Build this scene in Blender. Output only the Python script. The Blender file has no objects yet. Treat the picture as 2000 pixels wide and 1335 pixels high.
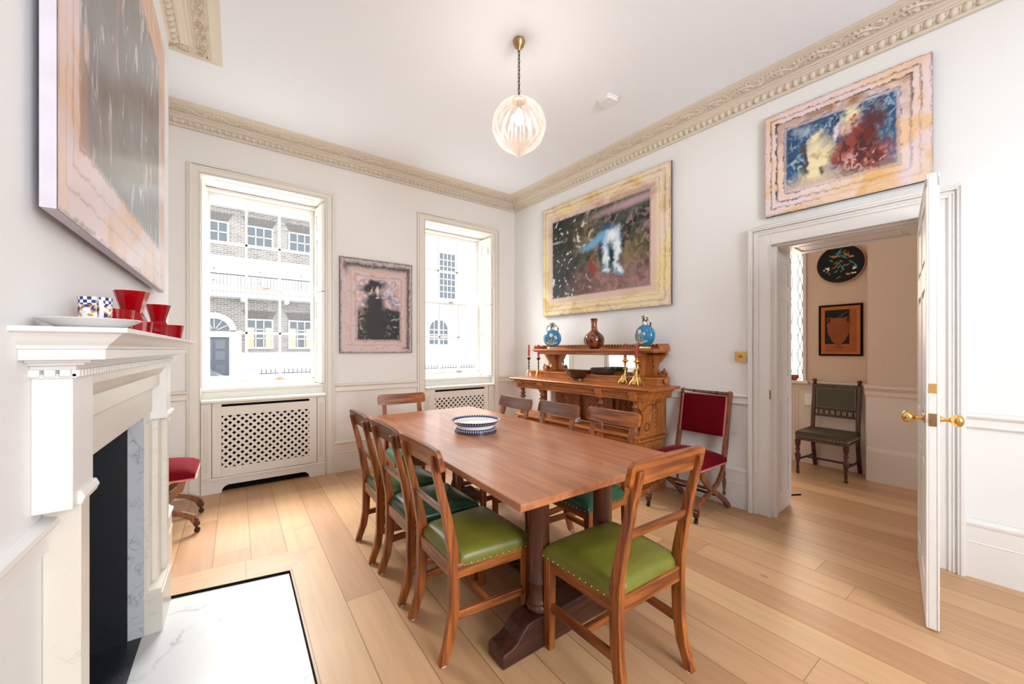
import bpy, math, random
import numpy as np
from mathutils import Vector, Matrix
random.seed(7)
R_ = math.radians
SC = bpy.context.scene
COL = SC.collection

# ---------------------------------------------------------------- camera, light, exposure
cam_d = bpy.data.cameras.new('camera'); cam = bpy.data.objects.new('camera', cam_d); COL.objects.link(cam)
cam.location = (0, 0, 1.32); cam.rotation_euler = (R_(90), 0, R_(-35.7))
cam_d.sensor_width = 36.0; cam_d.lens = 13.5; cam_d.shift_y = 0.00725; cam_d.clip_start = .02
SC.camera = cam
vs = SC.view_settings
vs.view_transform = 'Standard'; vs.look = 'None'; vs.gamma = 1.0; vs.use_curve_mapping = False
vs.exposure = 0.45
wd = bpy.data.worlds.new('overcast_sky'); SC.world = wd; wd.use_nodes = True
bg = wd.node_tree.nodes['Background']; bg.inputs[0].default_value = (.90, .95, 1.0, 1); bg.inputs[1].default_value = 2.2

def area(name, loc, rot, sx, sy, power, color=(1, 1, 1), spread=180):
    l = bpy.data.lights.new(name, 'AREA'); l.shape = 'RECTANGLE'; l.size = sx; l.size_y = sy
    l.energy = power; l.color = color; l.spread = R_(spread)
    o = bpy.data.objects.new(name, l); COL.objects.link(o); o.location = loc; o.rotation_euler = rot
    return o
# daylight from the sky above the street, falling through the two front windows
area('street_skylight', (0.9, 8.6, 6.6), (R_(-38), 0, 0), 7.0, 3.5, 2900, (1.0, .98, .93))
# added fill for flash bounce behind the camera, outside an added window
area('rear_fill', (1.35, -2.75, 2.0), (R_(90), 0, 0), 1.9, 2.1, 165, (.93, .97, 1.0))
# daylight outside the hall window
area('hall_daylight', (6.3, 2.2, 2.3), (R_(80), 0, R_(90)), 1.0, 1.6, 80, (1.0, .78, .56))

# ---------------------------------------------------------------- helpers
def tag(o, label=None, cat=None, group=None, kind=None):
    if label: o['label'] = label
    if cat: o['category'] = cat
    if group: o['group'] = group
    if kind: o['kind'] = kind
    return o
def empty(name, loc=(0, 0, 0), rz=0.0):
    o = bpy.data.objects.new(name, None); COL.objects.link(o)
    o.location = loc; o.rotation_euler = (0, 0, rz); o.empty_display_size = .1
    return o
def thing(name, label, cat, loc=(0, 0, 0), rz=0.0, group=None):
    return tag(empty(name, loc, rz), label, cat, group)
def kids(o): return [c for c in bpy.data.objects if c.parent == o]
def copy_tree(o, parent=None):
    c = o.copy(); COL.objects.link(c); c.parent = parent
    for ch in kids(o): copy_tree(ch, c)
    return c

class MB:
    def __init__(s): s.v = []; s.f = []; s.M = None
    def add(s, vs_, fs):
        n = len(s.v)
        if s.M is not None: vs_ = [tuple(s.M @ Vector(p)) for p in vs_]
        s.v += [tuple(p) for p in vs_]; s.f += [tuple(i + n for i in f) for f in fs]
        return s
    def box(s, x0, x1, y0, y1, z0, z1):
        return s.add([(x0, y0, z0), (x1, y0, z0), (x1, y1, z0), (x0, y1, z0), (x0, y0, z1), (x1, y0, z1), (x1, y1, z1), (x0, y1, z1)],
                     [(0, 3, 2, 1), (4, 5, 6, 7), (0, 1, 5, 4), (1, 2, 6, 5), (2, 3, 7, 6), (3, 0, 4, 7)])
    def prism(s, poly, axis, a, b):
        # poly: 2D outline; axis 'x': (y,z), 'y': (x,z), 'z': (x,y)
        def P(p, t):
            return (t, p[0], p[1]) if axis == 'x' else (p[0], t, p[1]) if axis == 'y' else (p[0], p[1], t)
        n = len(poly)
        return s.add([P(p, a) for p in poly] + [P(p, b) for p in poly],
                     [tuple(range(n)), tuple(range(2 * n - 1, n - 1, -1))] + [(i, i + n, (i + 1) % n + n, (i + 1) % n) for i in range(n)])
    def hexa(s, bot, top):
        return s.add(list(bot) + list(top), [(0, 3, 2, 1), (4, 5, 6, 7), (0, 1, 5, 4), (1, 2, 6, 5), (2, 3, 7, 6), (3, 0, 4, 7)])
    def lathe(s, prof, c=(0, 0, 0), n=24, flute=None, close=True):
        vs_ = []
        for r, z in prof:
            for i in range(n):
                a = 2 * math.pi * i / n; rr = r
                if flute: rr = r * (1 + flute[1] * math.cos(flute[0] * a))
                vs_.append((c[0] + rr * math.cos(a), c[1] + rr * math.sin(a), c[2] + z))
        fs = [(j * n + i, j * n + (i + 1) % n, (j + 1) * n + (i + 1) % n, (j + 1) * n + i) for j in range(len(prof) - 1) for i in range(n)]
        if close: fs += [tuple(range(n - 1, -1, -1)), tuple((len(prof) - 1) * n + i for i in range(n))]
        return s.add(vs_, fs)
    def tube(s, pts, r, n=8, closed=False):
        pts = [Vector(p) for p in pts]; m = len(pts); vs_ = []; up = None
        for i, p in enumerate(pts):
            a = pts[(i - 1) % m] if (closed or i > 0) else p; b = pts[(i + 1) % m] if (closed or i < m - 1) else p
            t = (b - a).normalized()
            if up is None: up = t.orthogonal().normalized()
            u = (up - t * up.dot(t)).normalized(); w = t.cross(u); up = u
            rr = r[i] if isinstance(r, (list, tuple)) else r
            for k in range(n):
                ang = 2 * math.pi * k / n; vs_.append(tuple(p + u * rr * math.cos(ang) + w * rr * math.sin(ang)))
        fs = [(i * n + k, i * n + (k + 1) % n, ((i + 1) % m) * n + (k + 1) % n, ((i + 1) % m) * n + k) for i in range(m if closed else m - 1) for k in range(n)]
        if not closed: fs += [tuple(range(n - 1, -1, -1)), tuple((m - 1) * n + k for k in range(n))]
        return s.add(vs_, fs)
    def ball(s, c, r, n=10, sc=(1, 1, 1)):
        vs_ = []; h = max(4, n // 2 + 1)
        for j in range(h + 1):
            ph = math.pi * j / h
            for i in range(n):
                a = 2 * math.pi * i / n
                vs_.append((c[0] + r * sc[0] * math.sin(ph) * math.cos(a), c[1] + r * sc[1] * math.sin(ph) * math.sin(a), c[2] - r * sc[2] * math.cos(ph)))
        return s.add(vs_, [(j * n + i, j * n + (i + 1) % n, (j + 1) * n + (i + 1) % n, (j + 1) * n + i) for j in range(h) for i in range(n)])
    def build(s, name, mat, parent=None, bevel=0, smooth=False, loc=None, segs=2, extra=()):
        v, f, idx = list(s.v), list(s.f), [0] * len(s.f)          # extra: surface details (nails, enamel) with their own material slot
        for k, (mb, _) in enumerate(extra):
            n = len(v); v += mb.v; f += [tuple(i + n for i in q) for q in mb.f]; idx += [k + 1] * len(mb.f)
        me = bpy.data.meshes.new(name); me.from_pydata(v, [], f); me.polygons.foreach_set('material_index', idx); me.update()
        import bmesh
        bm = bmesh.new(); bm.from_mesh(me); bmesh.ops.remove_doubles(bm, verts=bm.verts, dist=1e-6); bmesh.ops.recalc_face_normals(bm, faces=bm.faces)
        bm.to_mesh(me); bm.free()
        o = bpy.data.objects.new(name, me); COL.objects.link(o)
        if mat: me.materials.append(mat)
        for _, q in extra: me.materials.append(q)
        if parent: o.parent = parent
        if loc: o.location = loc
        if bevel:
            b = o.modifiers.new('bevel', 'BEVEL'); b.width = bevel; b.segments = segs; b.limit_method = 'ANGLE'; b.angle_limit = R_(35)
        if smooth:
            me.shade_smooth()
            try: me.set_sharp_from_angle(angle=R_(smooth if smooth is not True else 45))
            except Exception: pass
        return o
def rrect(x0, x1, z0, z1, r, n=5, corners=(1, 1, 1, 1)):
    out = []
    for (cx, cz, a0, k) in ((x1, z0, -90, 0), (x1, z1, 0, 1), (x0, z1, 90, 2), (x0, z0, 180, 3)):
        if not corners[k]: out.append((cx, cz)); continue
        ox = cx - r if cx == x1 else cx + r; oz = cz - r if cz == z1 else cz + r
        for i in range(n + 1):
            a = R_(a0 + 90 * i / n); out.append((ox + r * math.cos(a), oz + r * math.sin(a)))
    return out

# room frames: the right-hand wall runs 3.38 degrees off square
TH = R_(3.38); UX, UY = -math.sin(TH), math.cos(TH); NX, NY = math.cos(TH), math.sin(TH)
P0 = (3.415, 1.426)
def RW(s, off=0.0): return (P0[0] + UX * s - NX * off, P0[1] + UY * s - NY * off)
RZ = math.atan2(NY, NX) - math.pi / 2      # local -Y faces the room, local +X runs towards the camera
CEIL = 3.39; YW = 4.45; YS = 4.74

# ---------------------------------------------------------------- materials
def nt(name):
    m = bpy.data.materials.new(name); m.use_nodes = True; t = m.node_tree
    return m, t, t.nodes['Principled BSDF']
def N(t, typ, **kw):
    n = t.nodes.new(typ)
    for k, v in kw.items():
        if k.startswith('i'):
            key = k[1:]; n.inputs[int(key) if key.isdigit() else key].default_value = v
        else: setattr(n, k, v)
    return n
def L(t, a, b): t.links.new(a, b)
def setc(b, c, rough=.5, metal=0, spec=.5):
    b.inputs['Base Color'].default_value = (*c, 1); b.inputs['Roughness'].default_value = rough
    b.inputs['Metallic'].default_value = metal; b.inputs['Specular IOR Level'].default_value = spec
def bump(t, b, src, strength=.2, dist=.002):
    n = N(t, 'ShaderNodeBump'); n.inputs['Strength'].default_value = strength; n.inputs['Distance'].default_value = dist
    L(t, src, n.inputs['Height']); L(t, n.outputs[0], b.inputs['Normal'])
def plain(name, c, rough=.5, metal=0, spec=.5, var=.0, scale=8, bmp=0, coat=0):
    m, t, b = nt(name); setc(b, c, rough, metal, spec)
    co = N(t, 'ShaderNodeTexCoord')
    nz = N(t, 'ShaderNodeTexNoise'); nz.inputs['Scale'].default_value = scale; nz.inputs['Detail'].default_value = 4
    L(t, co.outputs['Object'], nz.inputs['Vector'])
    if var:
        mx = N(t, 'ShaderNodeMix', data_type='RGBA'); mx.inputs[6].default_value = (*[x * (1 - var) for x in c], 1); mx.inputs[7].default_value = (*[min(1, x * (1 + var)) for x in c], 1)
        L(t, nz.outputs[0], mx.inputs[0]); L(t, mx.outputs[2], b.inputs['Base Color'])
    if bmp:
        n2 = N(t, 'ShaderNodeTexNoise'); n2.inputs['Scale'].default_value = scale * 12; L(t, co.outputs['Object'], n2.inputs['Vector'])
        bump(t, b, n2.outputs[0], bmp)
    if coat: b.inputs['Coat Weight'].default_value = coat; b.inputs['Coat Roughness'].default_value = .08
    return m
def wood(name, c1, c2, axis='z', rough=.38, scale=1.0, coat=.15, ring=.6):
    m, t, b = nt(name); setc(b, c1, rough)
    co = N(t, 'ShaderNodeTexCoord'); mp = N(t, 'ShaderNodeMapping')
    k = {'x': (3, 45, 45), 'y': (45, 3, 45), 'z': (45, 45, 3)}[axis]
    mp.inputs['Scale'].default_value = tuple(q * scale for q in k)
    L(t, co.outputs['Object'], mp.inputs['Vector'])
    n1 = N(t, 'ShaderNodeTexNoise'); n1.inputs['Scale'].default_value = 1.0; n1.inputs['Detail'].default_value = 6; n1.inputs['Distortion'].default_value = ring
    L(t, mp.outputs[0], n1.inputs['Vector'])
    n2 = N(t, 'ShaderNodeTexNoise'); n2.inputs['Scale'].default_value = 2.2; n2.inputs['Detail'].default_value = 2
    L(t, co.outputs['Object'], n2.inputs['Vector'])
    ad = N(t, 'ShaderNodeMath', operation='ADD'); L(t, n1.outputs[0], ad.inputs[0])
    sb = N(t, 'ShaderNodeMath', operation='MULTIPLY_ADD'); sb.inputs[1].default_value = .5; sb.inputs[2].default_value = -.25
    L(t, n2.outputs[0], sb.inputs[0]); L(t, sb.outputs[0], ad.inputs[1])
    rp = N(t, 'ShaderNodeValToRGB'); rp.color_ramp.elements[0].position = .34; rp.color_ramp.elements[1].position = .66
    rp.color_ramp.elements[0].color = (*c2, 1); rp.color_ramp.elements[1].color = (*c1, 1)
    L(t, ad.outputs[0], rp.inputs[0]); L(t, rp.outputs[0], b.inputs['Base Color'])
    bump(t, b, n1.outputs[0], .25, .001)
    b.inputs['Coat Weight'].default_value = coat; b.inputs['Coat Roughness'].default_value = .12
    return m
M = {}
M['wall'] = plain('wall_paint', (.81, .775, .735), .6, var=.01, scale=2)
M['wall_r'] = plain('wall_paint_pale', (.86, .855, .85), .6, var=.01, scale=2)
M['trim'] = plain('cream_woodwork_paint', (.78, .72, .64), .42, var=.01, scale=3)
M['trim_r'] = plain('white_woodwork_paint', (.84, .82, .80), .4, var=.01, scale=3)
M['sash'] = plain('white_sash_paint', (.85, .87, .86), .35)
M['reveal'] = plain('reveal_paint', (.83, .82, .75), .38)
M['ceiling'] = plain('ceiling_paint', (.85, .885, .935), .7, var=.005)
M['cornice'] = plain('beige_cornice_paint', (.70, .62, .51), .55, var=.03, scale=20)
M['black'] = plain('black_void_paint', (.006, .006, .007), .8, spec=.1)
M['dark_iron'] = plain('blackened_iron', (.012, .013, .016), .45, var=.3, scale=9, bmp=.2)
M['slate'] = plain('black_slate', (.012, .014, .02), .4, var=.4, scale=14, bmp=.3)
M['brass'] = plain('brass', (.80, .52, .17), .22, 1.0, var=.05)
M['old_brass'] = plain('aged_brass', (.42, .27, .13), .35, 1.0, var=.2, scale=30)
M['bronze'] = plain('dark_bronze', (.06, .045, .035), .35, 1.0, var=.3, scale=30)
M['plastic'] = plain('white_plastic', (.80, .80, .80), .4)
M['nail'] = plain('brass_nail', (.85, .68, .40), .25, 1.0)
OAK1, OAK2 = (.42, .125, .022), (.13, .028, .006)
M['oak_z'] = wood('chair_oak_upright', OAK1, OAK2, 'z')
M['oak_x'] = wood('chair_oak_rail', OAK1, OAK2, 'x')
M['oak_y'] = wood('chair_oak_side', OAK1, OAK2, 'y')
M['rail_brown'] = wood('brown_top_rail', (.20, .062, .022), (.10, .028, .011), 'x', ring=.3)
M['table'] = wood('table_top_wood', (.52, .20, .085), (.33, .105, .042), 'y', rough=.33, scale=.55, coat=.25, ring=.3)
M['table_x'] = wood('table_edge_wood', (.30, .10, .042), (.15, .045, .02), 'x')
M['table_dark'] = wood('dark_trestle_wood', (.085, .028, .014), (.035, .011, .007), 'x')
M['table_col'] = wood('trestle_column_wood', (.15, .045, .017), (.06, .018, .009), 'z')
SB1, SB2 = (.53, .178, .036), (.27, .072, .014)
M['sb_x'] = wood('golden_oak_long', SB1, SB2, 'x'); M['sb_z'] = wood('golden_oak_upright', SB1, SB2, 'z')
M['sb_dark'] = wood('stained_turning_carving_shade', (.24, .07, .018), (.10, .026, .008), 'z'); M['sb_d'] = wood('golden_oak_door', (.48, .155, .034), (.26, .07, .015), 'z')  # dark stain on the columns; on the carving it paints in shade
M['xchair'] = wood('x_frame_oak', (.27, .095, .032), (.12, .035, .012), 'z')
M['mahog'] = wood('dark_mahogany', (.085, .018, .010), (.028, .006, .005), 'z')

def leather(name, c, rough=.36):
    m, t, b = nt(name); setc(b, c, rough)
    co = N(t, 'ShaderNodeTexCoord'); n1 = N(t, 'ShaderNodeTexNoise'); n1.inputs['Scale'].default_value = 5; n1.inputs['Detail'].default_value = 5
    L(t, co.outputs['Object'], n1.inputs['Vector'])
    rp = N(t, 'ShaderNodeValToRGB'); rp.color_ramp.elements[0].position = .3; rp.color_ramp.elements[1].position = .7
    rp.color_ramp.elements[0].color = (*[x * .72 for x in c], 1); rp.color_ramp.elements[1].color = (*[x * 1.2 for x in c], 1)
    L(t, n1.outputs[0], rp.inputs[0]); L(t, rp.outputs[0], b.inputs['Base Color'])
    v = N(t, 'ShaderNodeTexVoronoi'); v.inputs['Scale'].default_value = 260; L(t, co.outputs['Object'], v.inputs['Vector'])
    bump(t, b, v.outputs[0], .12, .0006)
    return m
M['olive'] = leather('olive_green_leather', (.165, .165, .020))
M['green'] = leather('dark_green_leather', (.025, .085, .045), .28)
M['green2'] = leather('mid_green_leather', (.07, .13, .045), .3)
M['teal'] = leather('faded_green_leather', (.05, .15, .09), .32)
M['dkleather'] = leather('worn_dark_leather', (.050, .040, .020), .5)
def velvet(name, c):
    m, t, b = nt(name); setc(b, c, .85, spec=.1)
    b.inputs['Sheen Weight'].default_value = .28; b.inputs['Sheen Roughness'].default_value = .3; b.inputs['Sheen Tint'].default_value = (1, .25, .3, 1)
    co = N(t, 'ShaderNodeTexCoord'); n1 = N(t, 'ShaderNodeTexNoise'); n1.inputs['Scale'].default_value = 300; L(t, co.outputs['Object'], n1.inputs['Vector'])
    bump(t, b, n1.outputs[0], .3, .001)
    return m
M['velvet'] = velvet('crimson_velvet', (.125, .001, .005))
M['pink_braid'] = plain('pink_braid', (.62, .16, .17), .6)

def marble(name, base, vein, sc=3.0, w=.02):
    m, t, b = nt(name); setc(b, base, .35)
    co = N(t, 'ShaderNodeTexCoord')
    n0 = N(t, 'ShaderNodeTexNoise'); n0.inputs['Scale'].default_value = sc * .8; n0.inputs['Detail'].default_value = 5; L(t, co.outputs['Object'], n0.inputs['Vector'])
    va = N(t, 'ShaderNodeVectorMath', operation='MULTIPLY_ADD'); va.inputs[1].default_value = (.8, .8, .8)
    L(t, n0.outputs[1], va.inputs[0]); L(t, co.outputs['Object'], va.inputs[2])
    v = N(t, 'ShaderNodeTexVoronoi', feature='DISTANCE_TO_EDGE'); v.inputs['Scale'].default_value = sc; L(t, va.outputs[0], v.inputs['Vector'])
    rp = N(t, 'ShaderNodeValToRGB'); rp.color_ramp.elements[0].position = 0; rp.color_ramp.elements[0].color = (*vein, 1)
    rp.color_ramp.elements[1].position = w * 4; rp.color_ramp.elements[1].color = (*base, 1)
    e = rp.color_ramp.elements.new(w); e.color = (*[(a * .7 + c * .3) for a, c in zip(base, vein)], 1)
    L(t, v.outputs[0], rp.inputs[0])
    n1 = N(t, 'ShaderNodeTexNoise'); n1.inputs['Scale'].default_value = sc * 2; n1.inputs['Detail'].default_value = 6; L(t, co.outputs['Object'], n1.inputs['Vector'])
    r2 = N(t, 'ShaderNodeValToRGB'); r2.color_ramp.elements[0].position = .45; r2.color_ramp.elements[0].color = (0, 0, 0, 1); r2.color_ramp.elements[1].position = .62
    L(t, n1.outputs[0], r2.inputs[0])
    mx = N(t, 'ShaderNodeMix', data_type='RGBA'); mx.inputs[6].default_value = (*base, 1)
    L(t, r2.outputs[0], mx.inputs[0]); L(t, rp.outputs[0], mx.inputs[7]); L(t, mx.outputs[2], b.inputs['Base Color'])
    return m
M['marble_hearth'] = marble('white_veined_marble', (.64, .65, .66), (.36, .38, .41), 2.6, .012)
M['marble_grey'] = marble('grey_veined_marble', (.56, .58, .60), (.22, .24, .27), 7, .03)
M['marble_cream'] = marble('cream_marble', (.76, .71, .63), (.60, .54, .46), 5, .01)

def glassy(name, tint=(1, 1, 1), gl=.06, rough=.02):
    m = bpy.data.materials.new(name); m.use_nodes = True; t = m.node_tree; t.nodes.clear()
    o = N(t, 'ShaderNodeOutputMaterial'); tr = N(t, 'ShaderNodeBsdfTransparent'); tr.inputs[0].default_value = (*tint, 1)
    g = N(t, 'ShaderNodeBsdfGlossy'); g.inputs['Roughness'].default_value = rough
    mx = N(t, 'ShaderNodeMixShader'); mx.inputs[0].default_value = gl
    L(t, tr.outputs[0], mx.inputs[1]); L(t, g.outputs[0], mx.inputs[2]); L(t, mx.outputs[0], o.inputs[0])
    return m
M['pane'] = glassy('window_glass', gl=.0015)
M['far_pane'] = plain('far_window_glass', (.13, .145, .16), .2, spec=.4)
m, t, b = nt('mirror_glass'); setc(b, (.93, .94, .93), .01, 1.0); M['mirror'] = m
m, t, b = nt('ruby_glass'); setc(b, (.55, .002, .01), .05); b.inputs['Transmission Weight'].default_value = .55; b.inputs['IOR'].default_value = 1.45; M['ruby'] = m
def emis(name, c, s):
    m = bpy.data.materials.new(name); m.use_nodes = True; t = m.node_tree; t.nodes.clear()
    o = N(t, 'ShaderNodeOutputMaterial'); e = N(t, 'ShaderNodeEmission'); e.inputs[0].default_value = (*c, 1); e.inputs[1].default_value = s
    L(t, e.outputs[0], o.inputs[0]); return m
M['bulb'] = emis('lit_bulb', (1, .80, .55), 9)
# ribbed lamp glass
m = bpy.data.materials.new('ribbed_pearl_glass'); m.use_nodes = True; t = m.node_tree; t.nodes.clear()
o = N(t, 'ShaderNodeOutputMaterial'); tr = N(t, 'ShaderNodeBsdfTransparent'); tr.inputs[0].default_value = (1, .955, .93, 1)
g = N(t, 'ShaderNodeBsdfGlossy'); g.inputs['Roughness'].default_value = .08; g.inputs[0].default_value = (1, .95, .92, 1)
tl = N(t, 'ShaderNodeBsdfTranslucent'); tl.inputs[0].default_value = (1, .86, .78, 1)
lw = N(t, 'ShaderNodeLayerWeight'); lw.inputs[0].default_value = .55
m1 = N(t, 'ShaderNodeMixShader'); m1.inputs[0].default_value = .16; L(t, g.outputs[0], m1.inputs[1]); L(t, tl.outputs[0], m1.inputs[2])
mm = N(t, 'ShaderNodeMath', operation='MULTIPLY_ADD'); mm.inputs[1].default_value = .60; mm.inputs[2].default_value = .05; L(t, lw.outputs[1], mm.inputs[0])
m2 = N(t, 'ShaderNodeMixShader'); L(t, mm.outputs[0], m2.inputs[0]); L(t, tr.outputs[0], m2.inputs[1]); L(t, m1.outputs[0], m2.inputs[2]); L(t, m2.outputs[0], o.inputs[0])
M['lamp_glass'] = m

# floor boards
def board_mat(name, axis='y', cols=((.57, .335, .175), (.46, .250, .125), (.62, .385, .200), (.50, .275, .145))):
    m, t, b = nt(name); setc(b, cols[0], .38)
    co = N(t, 'ShaderNodeTexCoord'); sp = N(t, 'ShaderNodeSeparateXYZ'); L(t, co.outputs['Object'], sp.inputs[0])
    ax, al = (sp.outputs[0], sp.outputs[1]) if axis == 'y' else (sp.outputs[1], sp.outputs[0])
    def mth(op, a, bb=None, c=None):
        n = N(t, 'ShaderNodeMath', operation=op)
        for i, q in enumerate((a, bb, c)):
            if q is None: continue
            if isinstance(q, (int, float)): n.inputs[i].default_value = q
            else: L(t, q, n.inputs[i])
        return n.outputs[0]
    xs = mth('DIVIDE', mth('SUBTRACT', ax, .078 if axis == 'y' else 2.6), .195 if axis == 'y' else 5.0)
    idx = mth('FLOOR', xs); fr = mth('FRACT', xs)
    wn = N(t, 'ShaderNodeTexWhiteNoise', noise_dimensions='1D'); L(t, idx, wn.inputs['W'])
    ys = mth('DIVIDE', mth('ADD', al, mth('MULTIPLY', wn.outputs[0], 7.3)), 2.15)
    seg = mth('FLOOR', ys); fy = mth('FRACT', ys)
    cb = N(t, 'ShaderNodeCombineXYZ'); L(t, idx, cb.inputs[0]); L(t, seg, cb.inputs[1])
    w2 = N(t, 'ShaderNodeTexWhiteNoise', noise_dimensions='2D'); L(t, cb.outputs[0], w2.inputs['Vector'])
    rp = N(t, 'ShaderNodeValToRGB'); rp.color_ramp.interpolation = 'LINEAR'
    for i, c in enumerate(cols):
        e = rp.color_ramp.elements[i] if i < 2 else rp.color_ramp.elements.new(i / (len(cols) - 1))
        e.position = i / (len(cols) - 1); e.color = (*c, 1)
    L(t, w2.outputs[0], rp.inputs[0])
    g = N(t, 'ShaderNodeCombineXYZ'); L(t, mth('MULTIPLY', ax, 28.0), g.inputs[0]); L(t, mth('MULTIPLY', al, 1.6), g.inputs[1]); L(t, mth('ADD', mth('MULTIPLY', idx, 7.1), mth('MULTIPLY', seg, 3.7)), g.inputs[2])
    nz = N(t, 'ShaderNodeTexNoise'); nz.inputs['Scale'].default_value = 1; nz.inputs['Detail'].default_value = 6; nz.inputs['Distortion'].default_value = .5; L(t, g.outputs[0], nz.inputs['Vector'])
    gr = mth('MULTIPLY_ADD', nz.outputs[0], .42, .80)
    mx = N(t, 'ShaderNodeMix', data_type='RGBA', blend_type='MULTIPLY'); mx.inputs[0].default_value = 1
    cbb = N(t, 'ShaderNodeCombineColor'); L(t, gr, cbb.inputs[0]); L(t, gr, cbb.inputs[1]); L(t, gr, cbb.inputs[2])
    L(t, rp.outputs[0], mx.inputs[6]); L(t, cbb.outputs[0], mx.inputs[7])
    # knots
    vo = N(t, 'ShaderNodeTexVoronoi'); vo.inputs['Scale'].default_value = 1.0
    mp = N(t, 'ShaderNodeMapping'); mp.inputs['Scale'].default_value = (2.3, 1.1, 1) ; L(t, co.outputs['Object'], mp.inputs[0]); L(t, mp.outputs[0], vo.inputs['Vector'])
    kn = mth('GREATER_THAN', .035, vo.outputs['Distance'])
    # seams
    sx = mth('LESS_THAN', mth('MINIMUM', fr, mth('SUBTRACT', 1.0, fr)), .010 if axis == 'y' else .0005)
    sy = mth('LESS_THAN', mth('MINIMUM', fy, mth('SUBTRACT', 1.0, fy)), .0007)
    sm = mth('MAXIMUM', sx, sy)
    m2 = N(t, 'ShaderNodeMix', data_type='RGBA'); m2.inputs[7].default_value = (.17, .08, .035, 1)
    L(t, mth('MAXIMUM', mth('MULTIPLY', sm, .8), mth('MULTIPLY', kn, .45)), m2.inputs[0]); L(t, mx.outputs[2], m2.inputs[6]); L(t, m2.outputs[2], b.inputs['Base Color'])
    bump(t, b, mth('SUBTRACT', mth('MULTIPLY', nz.outputs[0], .15), sm), .3, .001)
    return m
M['floor'] = board_mat('pale_oak_boards'); M['strip'] = board_mat('pale_oak_border', 'x', ((.52, .32, .17), (.54, .335, .185), (.52, .32, .17), (.54, .335, .185)))

# ---------------------------------------------------------------- structure
def struct(name, mb, mat, parent=None, **k):
    o = mb.build(name, mat, parent, **k)
    if parent is None: o['kind'] = 'structure'
    return o
# floor around the sunk hearth
f = MB()
def poly(pts, z=0): f.add([(p[0], p[1], z) for p in pts], [tuple(range(len(pts)))])
poly([(-.36, 2.957), (.457, 2.876), (.457, 4.9), (-.36, 4.9)]); poly([(-1.1, 3.2), (-.36, 3.2), (-.36, 4.9), (-1.1, 4.9)])
poly([(.262, 1.3), (.457, 1.3), (.457, 2.876), (.262, 2.643)]); poly([(.457, -2.4), (5.9, -2.4), (5.9, 4.9), (.457, 4.9)])
poly([(-1.1, -2.4), (.457, -2.4), (.457, 1.3), (-1.1, 1.3)])
f.add([(.262, 1.3, 0), (.262, 2.643, 0), (.262, 2.643, -.03), (.262, 1.3, -.03)], [(0, 1, 2, 3)])
f.add([(-.4, 1.3, 0), (.262, 1.3, 0), (.262, 1.3, -.03), (-.4, 1.3, -.03)], [(0, 1, 2, 3)])
struct('floor', f, M['floor'])
lp_ = MB(); lp_.add([(-.36, 2.7535, -.002), (.2625, 2.6425, -.002), (.2625, 2.6425, -.05), (-.36, 2.7535, -.05)], [(0, 1, 2, 3)]); lp_.add([(.2618, 1.3, -.001), (.2618, 2.643, -.001), (.2618, 2.643, -.05), (.2618, 1.3, -.05)], [(0, 1, 2, 3)]); struct('floor_gap', lp_, M['black'])
s_ = MB(); s_.prism([(-.36, 2.754), (.262, 2.643), (.457, 2.876), (-.36, 2.957)], 'z', -.03, 0.0)
struct('floor_border', s_, M['strip'])['kind'] = 'structure'
hh = MB(); hh.prism([(-.355, 1.3), (.256, 1.3), (.256, 2.636), (-.355, 2.745)], 'z', -.05, -.014)
struct('floor_hearth', hh, M['marble_hearth'])
hs = MB(); hs.box(-.80, -.356, 1.5, 2.52, -.05, -.014)
struct('floor_hearth_back', hs, M['slate'])
c_ = MB(); c_.box(-1.1, 6.0, -2.4, 5.0, CEIL, CEIL + .1); struct('ceiling', c_, M['ceiling'])

WN = [(.2535, .515), (2.381, .502)]     # window centres and half widths (window wall)
ZT = 2.897
w = MB()
xs = [-1.0, WN[0][0] - WN[0][1], WN[0][0] + WN[0][1], WN[1][0] - WN[1][1], WN[1][0] + WN[1][1], 3.6]
for i in (0, 2, 4): w.box(xs[i], xs[i + 1], YW + .015, YW + .45, 0, CEIL)
for i in (1, 3):
    w.box(xs[i], xs[i + 1], YW + .015, YW + .45, ZT, CEIL); w.box(xs[i], xs[i + 1], YW + .10, YW + .45, 0, .95)
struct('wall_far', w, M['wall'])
# chimney breast with the fire opening
w = MB(); FX = -.35
w.box(-.95, FX, .76, 1.565, 0, CEIL); w.box(-.95, FX, 2.455, 3.26, 0, CEIL); w.box(-.95, FX, 1.565, 2.455, 1.017, CEIL); w.box(-.95, -.80, 1.565, 2.455, 0, 1.017)
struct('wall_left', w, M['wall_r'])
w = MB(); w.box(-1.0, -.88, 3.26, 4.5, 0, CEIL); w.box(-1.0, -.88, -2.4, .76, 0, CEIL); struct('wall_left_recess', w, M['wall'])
# right wall with doorway; local frame x = -(s), y = -off
DS0, DS1, DZ = -.163, -.998, 2.14
w = MB(); w.box(-3.3, -DS0 - 0.0, .015, .36, 0, CEIL); w.box(-DS1, 4.0, .015, .36, 0, CEIL); w.box(-DS0, -DS1, .015, .36, DZ, CEIL)
wr = struct('wall_right', w, M['wall_r']); wr.location = (*RW(0), 0); wr.rotation_euler = (0, 0, RZ)
# near wall, behind the camera, with an added opening for the fill light
w = MB(); w.box(-1.0, .6, -2.3, -2.15, 0, CEIL); w.box(2.1, 4.2, -2.3, -2.15, 0, CEIL); w.box(.6, 2.1, -2.3, -2.15, 0, .8); w.box(.6, 2.1, -2.3, -2.15, 2.95, CEIL)
struct('wall_near', w, M['wall_r'])

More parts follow.
